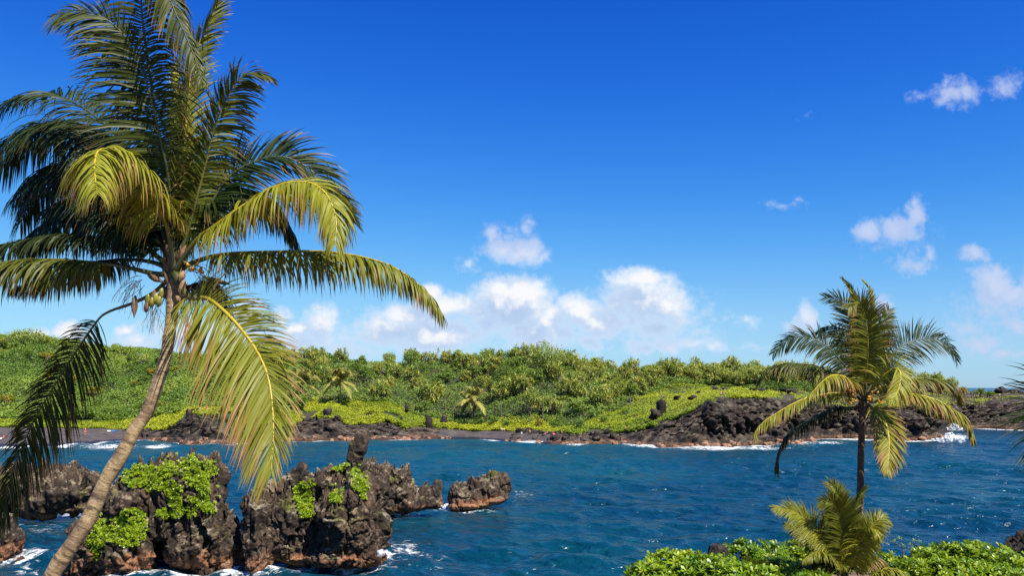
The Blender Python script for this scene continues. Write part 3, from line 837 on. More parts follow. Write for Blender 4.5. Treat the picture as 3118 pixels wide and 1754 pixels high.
def strands(parent, origin, n, L, seed, spread=1.0, name='dry_flower_stalk', r=.004, dirs=None, mat=None):
    rng = np.random.default_rng(seed); bag = Bag()
    o_ = np.array(parent.location)
    for i in range(n):
        d = rng.normal(0, 1, 3) * (1, .5, .6) if dirs is None else np.asarray(dirs) + rng.normal(0, spread, 3) * (.6, .4, .4)
        d = nrm(d); p = np.array(origin) + rng.normal(0, .05, 3); pts = [p]
        for k in range(6):
            d = nrm(d + G * .28 + rng.normal(0, .16, 3)); p = p + d * L / 6 * rng.uniform(.7, 1.2); pts.append(p)
        V, Fq, _ = tube(np.array(pts) - o_, np.linspace(r, r * .5, 7), 4)
        bag.add(V, Fq)
    return obj(name, bag.mesh(name), mat or M_HUSK, parent, Vector((0, 0, 0)))

DL = 13.0
def left_palm():
    base = at(-20, 2060, DL - .7)
    pal = empty('coconut_palm', base, 'tall leaning coconut palm with a big crown of fronds at the left', 'palm tree', 'coconut palms')
    trunk(pal, [(-20,2060),(90,1868),(189,1705),(268,1582),(317,1477),(373,1380),(410,1310),(448,1256),(487,1146),(509,1063),(521,980),(528,900),(534,820)], DL, .116, .088, -.7, 0)
    B = (530, 830)
    def f(pts, **k): return frond(pal, [B] + pts, DL, **k)
    # horizontal frond on the right with leaflets hanging straight down
    f([(600,795),(680,775),(800,768),(1010,768),(1180,805),(1290,880),(1345,955)], d0=0, d1=-.9, L=.80, droop=3.0, vup=4, a0=84, age=.55, brown=.45, n=105, seed=1, t0=.16, clump=.12, wind=(.05,0,0))
    # yellow ribbed frond facing the camera, low right
    f([(575,905),(640,913),(740,1010),(810,1130),(832,1280),(826,1440)], d0=-.1, d1=-1.9, L=1.18, W=.046, droop=.75, face=(.15,-1,.25), a0=74, a1=20, vup=8, age=.62, brown=.55, n=120, seed=2, t0=.13, rad=.042, side_len=(1.18,.66), clump=.15)
    # dark frond hanging low on the left
    f([(470,890),(400,925),(330,950),(290,985),(200,1120),(110,1270),(40,1430),(0,1600)], d0=0, d1=2.6, L=1.25, droop=1.15, face=(.35,.55,.55), a0=62, a1=22, vup=0, age=0.05, brown=.4, n=105, seed=3, t0=.34, rad=.030, side_len=(1.0,.55), clump=.3)
    # left horizontal fronds
    f([(480,835),(390,815),(290,800),(150,790),(0,800),(-160,850)], d1=-.3, L=.86, droop=2.8, vup=5, age=.30, brown=.3, n=100, seed=4, t0=.30)
    f([(490,790),(440,757),(350,732),(180,715),(20,745),(-140,800)], d1=.5, L=.62, droop=2.6, vup=4, age=.05, brown=.15, n=100, seed=5, t0=.24)
    f([(470,800),(380,790),(300,800),(180,835),(40,880)], d1=.9, L=.6, droop=2.5, vup=4, age=.0, brown=.2, n=80, seed=51, t0=.3)
    # upper left arches
    f([(505,700),(460,590),(380,440),(270,340),(170,292),(60,300),(-80,390)], d1=1.5, L=.95, droop=1.6, vup=20, age=.0, brown=.15, n=105, seed=6, face=(-.1,-.45,.9))
    f([(495,700),(440,560),(360,450),(290,395),(190,375),(90,425),(-10,530)], d1=1.1, L=1.2, droop=2.4, vup=6, age=.05, brown=.2, n=115, seed=7)
    f([(480,720),(400,600),(310,530),(210,520),(120,580),(60,680)], d1=1.6, L=1.15, droop=2.6, vup=3, age=.0, brown=.2, n=120, seed=71)
    f([(490,740),(420,660),(340,610),(240,600),(140,640)], d1=.8, L=1.0, droop=2.6, vup=3, age=.0, brown=.2, n=100, seed=72)
    f([(500,690),(455,560),(370,445),(270,385),(150,372),(40,420),(-60,520)], d1=2.0, L=1.25, droop=2.7, vup=3, age=.0, brown=.15, n=120, seed=73)
    f([(488,720),(430,610),(350,530),(250,490),(140,520),(40,610)], d1=1.9, L=1.2, droop=2.7, vup=3, age=.0, brown=.15, n=120, seed=74)
    f([(485,740),(420,690),(330,650),(230,650),(130,690),(60,750)], d1=1.2, L=.9, droop=2.7, vup=3, age=.0, brown=.15, n=110, seed=75)
    # bright yellow frond arching towards the camera
    f([(508,690),(465,590),(400,500),(340,456),(300,458),(288,505),(296,590)], d0=-.1, d1=-2.2, dpow=1.4, L=1.0, W=.052, droop=2.9, vup=2, a0=80, a1=40, age=.85, brown=.5, n=120, seed=8, t0=.22, face=(-.25,-.25,.95))
    # upper left big frond with side leaflets
    f([(520,600),(490,430),(456,283),(420,182),(383,113),(323,57),(242,28),(170,45)], d1=-.8, L=1.02, droop=.85, face=(.1,-1,.2), a0=82, a1=30, vup=12, age=.12, brown=.2, n=115, seed=9, side_len=(.5, 1.12))
    # frond over the top of the view, tip hanging on the right
    f([(500,560),(460,250),(430,20),(440,-90),(490,-60),(540,50),(590,165),(618,255)], d0=.1, d1=-1.2, L=.85, droop=2.2, face='camup', vup=2, age=.15, brown=.4, n=120, seed=10)
    # narrow upright fronds
    f([(548,640),(556,512),(570,326),(588,175),(630,84),(663,0),(690,-70)], d1=.3, L=.62, droop=.5, face=(.9,-.4,.1), a0=48, a1=18, vup=28, age=.45, brown=.25, n=110, seed=11)
    f([(548,650),(552,520),(548,400),(540,300),(530,215)], d1=.2, L=.55, droop=.3, face=(.3,-.95,.1), a0=30, a1=12, vup=10, age=.9, brown=.25, n=70, seed=13, rad=.03)
    # right side, blown by the wind
    f([(575,690),(616,535),(658,372),(695,289),(728,240),(770,222),(812,232)], d1=-.2, L=.78, droop=1.3, face=(.6,-.3,.6), a0=70, a1=26, vup=6, wind=(.55,0,.0), age=.30, brown=.45, n=110, seed=14)
    f([(580,700),(640,620),(690,545),(756,500),(850,476),(930,505),(1000,572),(1070,670)], d1=.5, L=.86, droop=.8, face=(.05,-.75,.55), a0=68, a1=24, vup=14, wind=(.25,0,.12), age=.0, brown=.35, n=110, seed=15)
    f([(590,740),(650,690),(761,612),(826,572),(896,553),(956,560),(1000,600),(1024,670),(1020,745)], d0=-.1, d1=-1.5, L=1.0, droop=2.3, vup=6, age=.80, brown=.45, n=120, seed=16, t0=.2, face=(0,-.4,.9), clump=.12)
    f([(565,720),(610,640),(680,590),(760,580),(850,640),(900,730)], d0=.2, d1=.9, L=.95, droop=2.4, vup=5, age=.05, brown=.3, n=110, seed=17)
    f([(500,905),(540,880),(600,870),(660,900),(690,960)], d0=.3, d1=1.4, L=.6, droop=1.5, age=0, brown=.5, n=60, seed=22, t0=.3)
    o_ = np.array(pal.location)
    # fibrous heart of the crown
    bag = Bag(); rng = np.random.default_rng(4)
    for i in range(26):
        a = rng.uniform(0, 6.28); z = rng.uniform(-.35, .42)
        c = np.array(at(532, 850, DL)) + (math.cos(a) * .09, math.sin(a) * .09, z)
        ellipsoid(bag, c - o_, (math.cos(a) * .5, math.sin(a) * .5, 1.0), rng.uniform(.3, .55), rng.uniform(.035, .07), pt=1)
    obj('crown_fibre', bag.mesh('crown_fibre', True), M_FIBRE, pal, Vector((0, 0, 0)))
    # dry sheaths and pods
    def pod(x0, y0, x1, y1, R, dep=-.25, mat=M_HUSK, name='flower_sheath'):
        a, b = np.array(at(x0, y0, DL + dep)), np.array(at(x1, y1, DL + dep - .05)); bg = Bag()
        ellipsoid(bg, (a + b) / 2 - o_, b - a, np.linalg.norm(b - a), R, pt=1)
        obj(name, bg.mesh(name, True), mat, pal, Vector((0, 0, 0)))
    pod(412, 900, 408, 970, .045); pod(450, 838, 500, 860, .05, -.1); pod(555, 925, 535, 900, .06); pod(560, 850, 548, 905, .05); pod(560, 825, 545, 860, .055)
    pod(620, 845, 708, 868, .045, .25, M_FIBRE); pod(640, 855, 690, 900, .035, .3, M_FIBRE); pod(600, 870, 625, 905, .06, .1, M_FIBRE)
    for (x, y, R, m) in ((450,912,.062,M_NUT),(462,920,.066,M_NUT),(474,910,.062,M_NUT),(484,918,.064,M_NUT),(446,935,.055,M_FIBRE),(468,900,.06,M_FIBRE),(490,895,.055,M_NUT)):
        bg = Bag(); ellipsoid(bg, np.array(at(x, y, DL - .22)) - o_, (.15, -.2, 1), .18, R * .66)
        obj('coconut', bg.mesh('coconut', True), m, pal, Vector((0, 0, 0)))
    for (x, y) in ((571,806),(600,803),(586,820),(594,818),(612,818),(617,828),(578,822),(655,802),(608,824)):
        bg = Bag(); ellipsoid(bg, np.array(at(x, y, DL - .3)) - o_, (.1, -.2, 1), .058, .024, sides=8)
        obj('small_coconut', bg.mesh('small_coconut', True), M_NUTO, pal, Vector((0, 0, 0)))
    strands(pal, at(580, 820, DL - .28), 16, .35, 1, .6, 'fruit_stalk', .005, (.6, -.1, .2), M_NUT)
    strands(pal, at(625, 850, DL), 34, .62, 2, .9, 'dry_flower_stalk', .0045, (.7, 0, -.3))
    strands(pal, at(560, 890, DL - .25), 14, .5, 3, .5, 'dry_flower_stalk', .0055, (.3, 0, -1))
    strands(pal, at(470, 930, DL - .15), 18, .4, 5, .7, 'dry_flower_stalk', .004, (-.1, 0, -1))
    strands(pal, at(420, 860, DL), 24, .5, 6, .8, 'dry_flower_stalk', .004, (-.6, 0, -.5))
    return pal
left_palm()

DR = 32.0
def right_palm():
    base = at(2622, 1775, DR)
    pal = empty('coconut_palm', base, 'straight slender coconut palm with yellow drooping fronds at the right, behind the young palm', 'palm tree', 'coconut palms')
    trunk(pal, [(2622,1775),(2620,1700),(2618,1600),(2620,1480),(2622,1360),(2628,1240),(2632,1190)], DR, .135, .115, sides=14, mat=M_TRUNK2)
    B = (2632, 1215)
    def f(pts, **k):
        k.setdefault('rad', .045); k.setdefault('n', 58); k.setdefault('W', .080); k.setdefault('K', 4)
        return frond(pal, [B] + pts, DR, **k)
    f([(2590,1208),(2546,1197),(2452,1214),(2362,1260),(2310,1300),(2295,1338)], d1=-1.2, L=.78, droop=2.4, vup=4, age=.72, brown=.5, seed=31)
    f([(2600,1242),(2542,1242),(2474,1275),(2407,1316),(2370,1380),(2365,1440)], d1=.6, L=.78, droop=2.2, vup=4, age=.0, brown=.45, seed=32)
    f([(2605,1180),(2575,1150),(2537,1143),(2501,1165),(2465,1205)], d0=-.3, d1=-2.0, L=.85, droop=2.3, vup=4, age=.75, brown=.6, seed=33, t0=.2)
    f([(2600,1178),(2542,1138),(2474,1112),(2398,1108),(2340,1123),(2312,1158)], d1=.5, L=1.1, droop=2.0, vup=8, age=.15, brown=.4, seed=34)
    f([(2600,1150),(2565,1105),(2519,1056),(2465,1029),(2407,1033),(2355,1075)], d1=.8, L=1.05, droop=1.0, face=(-.2,-.7,.6), vup=8, age=.02, brown=.2, seed=35)
    f([(2612,1140),(2591,1078),(2560,1015),(2524,997),(2483,1015)], d1=1.6, L=.85, droop=1.2, face='camup', vup=8, age=.0, brown=.2, seed=36)
    f([(2625,1130),(2605,1024),(2588,948),(2558,915),(2512,905)], d1=1.0, L=.95, droop=.4, face=(-.2,-.9,.2), vup=8, age=.05, brown=.15, seed=37)
    f([(2636,1150),(2643,1078),(2640,1002),(2631,950),(2612,920),(2582,938)], d0=-.2, d1=-1.6, L=1.05, droop=.7, face='cam', a0=66, vup=8, age=.42, brown=.45, n=100, seed=38)
    f([(2640,1140),(2654,1024),(2655,935),(2647,881),(2629,856)], d1=.6, L=.6, droop=.1, face=(.5,-.8,0), a0=28, a1=14, vup=14, age=.55, brown=.2, seed=39)
    f([(2628,1140),(2612,1020),(2607,935),(2591,881),(2566,848)], d1=.8, L=.55, droop=.1, face=(-.5,-.8,0), a0=28, a1=14, vup=14, age=.55, brown=.2, seed=40)
    f([(2645,1130),(2672,1050),(2696,985),(2708,940)], d1=1.0, L=.95, droop=.5, face=(.3,-.9,.2), vup=6, age=.2, brown=.2, seed=41)
    f([(2660,1160),(2699,1105),(2743,1056),(2811,1033),(2878,1042),(2912,1095)], d1=.9, L=1.15, droop=.75, face=(.15,-.8,.5), vup=10, age=.0, brown=.25, seed=42)
    f([(2655,1185),(2690,1145),(2726,1122),(2743,1140),(2736,1186),(2715,1220)], d0=-.3, d1=-2.2, L=.95, droop=1.6, vup=4, face=(-.2,-.9,.4), age=.85, brown=.5, seed=43, t0=.2)
    f([(2680,1180),(2743,1157),(2811,1153),(2878,1163),(2914,1195),(2930,1225)], d1=.4, L=1.05, droop=2.0, vup=6, age=.35, brown=.6, seed=44)
    f([(2660,1225),(2699,1208),(2766,1200),(2833,1212),(2892,1240),(2941,1284),(2964,1338)], d0=-.2, d1=-1.4, L=1.05, droop=2.3, vup=5, age=.78, brown=.55, n=100, seed=45, t0=.24)
    f([(2652,1240),(2674,1250),(2696,1286),(2707,1338),(2706,1392),(2703,1436)], d0=-.2, d1=-1.9, L=.95, droop=.8, face=(0,-1,.3), a0=72, a1=20, vup=6, age=.80, brown=.75, n=100, seed=46, rad=.055)
    f([(2660,1195),(2700,1165),(2760,1175),(2810,1205)], d0=.3, d1=1.6, L=.9, droop=1.8, age=.1, brown=.5, seed=47)
    f([(2610,1190),(2570,1160),(2520,1165),(2480,1200)], d0=.3, d1=1.6, L=.9, droop=1.8, age=.1, brown=.5, seed=48)
    o_ = np.array(pal.location); rng = np.random.default_rng(8)
    bag = Bag()
    for i in range(22):
        a = rng.uniform(0, 6.28); z = rng.uniform(-.5, .35)
        c = np.array(at(2631, 1228, DR)) + (math.cos(a) * .12, math.sin(a) * .12, z)
        ellipsoid(bag, c - o_, (math.cos(a) * .5, math.sin(a) * .5, 1), rng.uniform(.4, .7), rng.uniform(.05, .09), pt=1)
    obj('crown_fibre', bag.mesh('crown_fibre', True), M_FIBRE, pal, Vector((0, 0, 0)))
    for cx, cy, n, sx, sy in ((2597,1190,12,9,11),(2587,1220,12,14,12),(2663,1188,7,12,14),(2652,1214,8,10,8),(2683,1222,6,8,7)):
        for i in range(n):
            p = np.array(at(cx + rng.normal(0, sx * .6), cy + rng.normal(0, sy * .6), DR - .5 + rng.normal(0, .12)))
            bg = Bag(); ellipsoid(bg, p - o_, rng.normal(0, .5, 3) + (0, 0, 1), .12, .045, 6, 8)
            obj('coconut', bg.mesh('coconut', True), M_NUTO, pal, Vector((0, 0, 0)))
    strands(pal, at(2590, 1200, DR - .4), 14, .5, 11, .8, 'fruit_stalk', .012, None, M_HUSK)
right_palm()

def young_palm():
    D = 27.0
    base = at(2572, 1790, D)
    pal = empty('young_palm', base, 'short young palm with glossy yellow ribbed fronds growing among the green shrubs', 'palm tree', 'coconut palms')
    B = (2571, 1765)
    def f(pts, **k):
        k.setdefault('rad', .030); k.setdefault('n', 80); k.setdefault('W', .058); k.setdefault('brown', .12); k.setdefault('t0', .2)
        k['n'] = int(k['n'] * 1.3)
        return frond(pal, [B] + pts, D, **k)
    f([(2569,1715),(2564,1646),(2554,1572),(2537,1535),(2500,1530)], d1=-.9, L=.85, droop=.35, face='cam', a0=58, a1=24, vup=12, age=.35, n=95, seed=61, clump=.1)
    f([(2566,1700),(2559,1597),(2556,1530),(2545,1494),(2526,1472)], d1=.5, L=.70, droop=.35, face=(-.2,-.95,.1), a0=52, a1=20, vup=10, age=.5, seed=62)
    f([(2578,1705),(2588,1597),(2606,1528),(2636,1482)], d1=.2, L=.55, droop=.3, face=(.7,-.6,.1), a0=42, a1=18, vup=16, age=.25, seed=63)
    f([(2559,1720),(2510,1646),(2460,1590),(2411,1557),(2357,1548)], d1=-.9, L=.72, droop=.7, face=(-.1,-.8,.6), a0=64, a1=22, vup=10, age=.62, seed=64)
    f([(2554,1725),(2490,1662),(2441,1619),(2396,1598)], d1=.5, L=.6, droop=1.0, face='camup', vup=8, age=.45, seed=65)
    f([(2588,1720),(2618,1656),(2657,1600),(2684,1578),(2704,1600)], d1=.3, L=.62, droop=.7, face='camup', vup=10, age=.6, seed=66)
    f([(2598,1710),(2618,1660),(2642,1618),(2662,1612),(2672,1635)], d1=-1.1, L=.65, droop=1.6, face=(.1,-.7,.7), vup=4, age=.85, seed=67)
    f([(2556,1725),(2520,1695),(2485,1682),(2444,1708)], d1=-.9, L=.5, droop=1.7, vup=4, age=.55, seed=68)
    f([(2545,1735),(2500,1715),(2470,1720),(2440,1750)], d1=-.5, L=.5, droop=1.7, vup=4, age=.3, brown=.4, seed=69)
    f([(2600,1730),(2640,1700),(2670,1700),(2700,1730)], d1=.4, L=.6, droop=1.7, vup=4, age=.3, brown=.5, seed=70)
    trunk(pal, [(2572,1800),(2571,1775),(2570,1750)], D, .10, .07, sides=10, n=20, mat=M_FIBRE)
    # a sprout at the lower edge
    base = at(2640, 1830, 24)
    p2 = empty('palm_sprout', base, 'small palm sprout, one arching yellow frond at the bottom edge, below the right palm', 'palm tree', 'coconut palms')
    frond(p2, [(2640,1830),(2645,1770),(2687,1738),(2738,1738),(2780,1775)], 24, d1=-.4, L=.42, W=.045, droop=1.6, n=60, age=.85, brown=.3, rad=.022, seed=81, t0=.25)
    frond(p2, [(2640,1830),(2625,1790),(2600,1765),(2570,1790)], 24, d1=-.4, L=.4, W=.045, droop=1.4, n=50, age=.4, brown=.2, rad=.02, seed=82, t0=.25)
    base = at(2285, 1820, 26)
    p3 = empty('palm_sprout', base, 'small palm sprout with orange ribs at the bottom edge among the left shrubs', 'palm tree', 'coconut palms')
    frond(p3, [(2285,1820),(2280,1770),(2262,1740),(2225,1752)], 26, d1=-.3, L=.3, W=.045, droop=1.2, n=40, age=.9, brown=.1, rad=.02, seed=83, t0=.25)
    frond(p3, [(2285,1820),(2288,1770),(2283,1730),(2268,1700)], 26, d1=-.1, L=.36, W=.045, droop=.5, n=40, age=.3, brown=.1, rad=.018, seed=84, t0=.25, face='cam')
    frond(p3, [(2285,1820),(2300,1770),(2312,1735),(2330,1712)], 26, d1=-.1, L=.36, W=.045, droop=.5, n=40, age=.2, brown=.1, rad=.018, seed=85, t0=.25, face='cam')
young_palm()

def edge_palm():
    D = 12.0
    base = at(3560, 1980, D)
    pal = empty('coconut_palm', base, 'palm beyond the right edge, only the dark tip of a frond reaching into view', 'palm tree', 'coconut palms')
    trunk(pal, [(3560,1980),(3550,1600),(3540,1150)], D, .13, .10, sides=12, n=40)
    for i, (pts, dr, fc) in enumerate((([(3540,1140),(3480,1090),(3400,1110),(3300,1165),(3225,1230),(3178,1300),(3160,1380)], .55, (.3,-.9,.2)), ([(3540,1140),(3480,1000),(3420,900),(3330,860)], 1.5, None), ([(3540,1140),(3650,1050),(3780,1080),(3850,1200)], 1.6, None), ([(3540,1140),(3590,1000),(3640,860),(3730,800)], 1.5, None), ([(3540,1150),(3480,1200),(3400,1330),(3370,1480)], 1.5, None))):
        frond(pal, pts, D, d1=-.2, L=1.15, W=.034, droop=dr, n=40, face=fc if fc else 'up', age=.0, brown=.15, a0=88, a1=40, seed=90 + i, t0=.5 if i == 0 else .2, wind=(-.1, 0, 0), side_len=(1, 1))
edge_palm()

# ------------------------------------------------------------------ greenery of the far shore
def cover(name, n, px0, px1, s0, s1, leaf, mound, mat, label, seed, keep=None, per=4, dens=None, msc=.22, hb=.45):
    """ground cover: clumps of leaves standing on mounded ground"""
    rng = np.random.default_rng(seed)
    px = rng.uniform(px0, px1, n); s = rng.uniform(s0, s1, n)
    P = terr(px, s)
    if keep is not None:
        k = keep(px, s, P); px, s, P = px[k], s[k], P[k]; n = len(px)
    mo = np.clip(fbm(P * (msc, msc, 0), 3, seed) * .7 + .5, 0, 1.4) * mound
    mo2 = np.clip(fbm(P * (msc * 3.2, msc * 3.2, 0), 2, seed + 3) * .6 + .5, 0, 1.3) * mound * .35
    lift = (mo + mo2) * rng.uniform(.25, 1.0, n) ** .4
    P = P + np.stack([P[:, 0] * 0, P[:, 1] * 0, lift], 1)
    hue = np.clip(hb + .75 * fbm(P * (.05, .05, .05), 4, seed + 7) , 0, 1)
    if mat is M_COVER: hue = np.clip(hue + .22, 0, 1)
    Ls = leaf * rng.uniform(.7, 1.35, n)
    C = np.repeat(P, per, 0) + rng.normal(0, leaf * .35, (n * per, 3))
    D = nrm(rng.normal(0, 1, (n * per, 3)) * (1, 1, .55) + (0, -.25, .45))
    N = nrm(rng.normal(0, .5, (n * per, 3)) + (.1, -.5, 1.0))
    V, Fq = leaves(C, D, N, np.repeat(Ls, per), np.repeat(Ls * .62, per))
    tint = np.repeat(np.clip(np.repeat(hue, per) + rng.normal(0, .22, n * per), 0, 1), 5)
    me = new_mesh(name, V, Fq, {'tint': tint})
    return tag(obj(name, me, mat), label, name.replace('_', ' '), None, 'stuff')

def gap(px, s, P):      # bright cover: leaves holes where the lava shows through
    g = fbm(P * (.16, .16, .16), 3, 91)
    edge = np.clip((s - 2.62) / .5, 0, 1)
    right = np.interp(px, (1860, 1960), (0, 1))
    g = g - .35 * np.clip(fbm(P * (.45, .45, .45), 2, 97), 0, 1)
    return (g + edge * .95 > .36) & ~((px > 2000) & (s < 2.9))
cover('ground_cover', 30000, 385, 1345, 2.62, 4.12, .42, .9, M_COVER, 'bright yellow green ground cover spilling over the dark lava ledges across the bay', 101, gap)
cover('ground_cover', 24000, 1690, 2420, 2.55, 4.05, .40, .8, M_COVER, 'bright green meadow of low plants above the lava cliff', 102, lambda px, s, P: gap(px, s, P) & ((px < 2150) | (fbm(P * (.12, .12, .1), 3, 19) > np.interp(px, (2150, 2420), (-.5, .0)))))
cover('ground_cover', 9000, 1345, 1720, 2.9, 4.1, .42, 1.1, M_COVER, 'low green shrubs lining the back of the black beach', 103)
cover('ground_cover', 9000, -200, 420, 2.95, 3.7, .40, .7, M_COVER, 'yellow green plants along the top of the left beach', 104)
cover('ground_cover', 7000, 2420, 3200, 2.75, 4.6, .38, .5, M_COVER, 'scattered patches of green plants on the flat lava point at the right', 105, lambda px, s, P: fbm(P * (.13, .22, .1), 3, 23) > np.interp(px, (2420, 2860, 2950), (-.05, .02, .30)))
cover('thicket', 62000, -260, 930, 3.6, 5.4, .62, 3.0, M_THICK, 'dense leafy thicket covering the left hillside', 106, None, 4, None, .075)
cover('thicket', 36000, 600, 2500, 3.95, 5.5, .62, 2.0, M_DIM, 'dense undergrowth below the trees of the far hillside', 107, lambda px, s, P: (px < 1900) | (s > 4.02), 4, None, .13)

def pandanus_proto(seed):
    rng = np.random.default_rng(seed)
    hgt = rng.uniform(3.4, 5.2); rad = rng.uniform(2.0, 2.9)
    tb = Bag(); heads = []
    st = [np.array([0, 0, -.6]), np.array([rng.normal(0, .15), rng.normal(0, .15), hgt * .35])]
    V, Fq, _ = tube(np.array(st), np.array([.16, .12]), 6); tb.add(V, Fq)
    for i in range(rng.integers(34, 44)):
        d = rand_dirs1(rng, -.75); tip = np.array([0, 0, hgt * .58]) + d * (rad, rad, hgt * .46) * rng.uniform(.55, 1.0)
        heads.append(tip)
        if i % 2 == 0:
            mid = (st[1] + tip) / 2 + rng.normal(0, .2, 3) - (0, 0, .3)
            V, Fq, _ = tube(catmull([st[1], mid, tip], 6)[0], np.linspace(.09, .05, 6), 5); tb.add(V, Fq)
    heads = np.array(heads); nl = 22
    C = np.repeat(heads, nl, 0); n = len(C)
    D = nrm(rng.normal(0, 1, (n, 3)) + (0, 0, .45))
    Ls = rng.uniform(.75, 1.25, n)
    V, Fq = leaves(C, D, nrm(D * (-.3, -.3, 0) + (0, 0, 1) + rng.normal(0, .2, (n, 3))), Ls, .19, .3, .35)
    tint = np.clip(np.repeat(rng.random(len(heads)), nl) * .8 + rng.normal(.1, .15, n), 0, 1)
    age = np.clip(np.repeat(rng.random(len(heads)) ** 4, nl) + rng.normal(0, .05, n), 0, 1)
    return tb.mesh('trunk', True), new_mesh('crown', V, Fq, {'tint': np.repeat(tint, 5), 'age': np.repeat(age, 5)})

def rand_dirs1(rng, zmin):
    z = rng.uniform(zmin, 1); a = rng.uniform(0, 2 * np.pi); r = math.sqrt(1 - z * z)
    return np.array([r * math.cos(a), r * math.sin(a), z])

def broad_proto(seed, hgt=5.5, rad=3.2, flat=.8, n_l=900, nl=11, leaf=.5, age=0.0):
    rng = np.random.default_rng(seed)
    tb = Bag()
    top = np.array([rng.normal(0, .3), rng.normal(0, .3), hgt * .45])
    V, Fq, _ = tube(catmull([(0, 0, -.6), top * (.6, .6, .5), top], 6)[0], np.linspace(.2, .12, 6), 6); tb.add(V, Fq)
    C, hue = [], []
    for i in range(nl):
        d = rand_dirs1(rng, -.55); c = np.array([0, 0, hgt * .55]) + d * (rad * .68, rad * .68, hgt * .40 * flat) * rng.uniform(.6, 1)
        r = rad * rng.uniform(.30, .48)
        V, Fq, _ = tube(catmull([top, (top + c) / 2 - (0, 0, .2), c], 5)[0], np.linspace(.08, .03, 5), 4); tb.add(V, Fq)
        k = n_l // nl
        dd = np.array([rand_dirs1(rng, -.6) for _ in range(k)])
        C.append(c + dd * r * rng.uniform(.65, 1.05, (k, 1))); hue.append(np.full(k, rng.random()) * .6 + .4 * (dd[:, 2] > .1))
    C = np.vstack(C); n = len(C)
    D = nrm(rng.normal(0, 1, (n, 3)) + (0, 0, -.1)); N = nrm(rng.normal(0, .55, (n, 3)) + (0, 0, 1))
    Ls = leaf * rng.uniform(.7, 1.3, n)
    V, Fq = leaves(C, D, N, Ls, Ls * .6)
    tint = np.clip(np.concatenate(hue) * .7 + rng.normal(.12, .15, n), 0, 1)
    return tb.mesh('trunk', True), new_mesh('crown', V, Fq, {'tint': np.repeat(tint, 5), 'age': np.full(n * 5, age)})

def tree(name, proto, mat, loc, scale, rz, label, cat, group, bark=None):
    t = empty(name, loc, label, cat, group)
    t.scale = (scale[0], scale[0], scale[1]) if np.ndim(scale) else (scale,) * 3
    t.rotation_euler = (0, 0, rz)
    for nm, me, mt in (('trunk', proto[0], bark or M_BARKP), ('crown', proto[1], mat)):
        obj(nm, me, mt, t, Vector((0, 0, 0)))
    return t

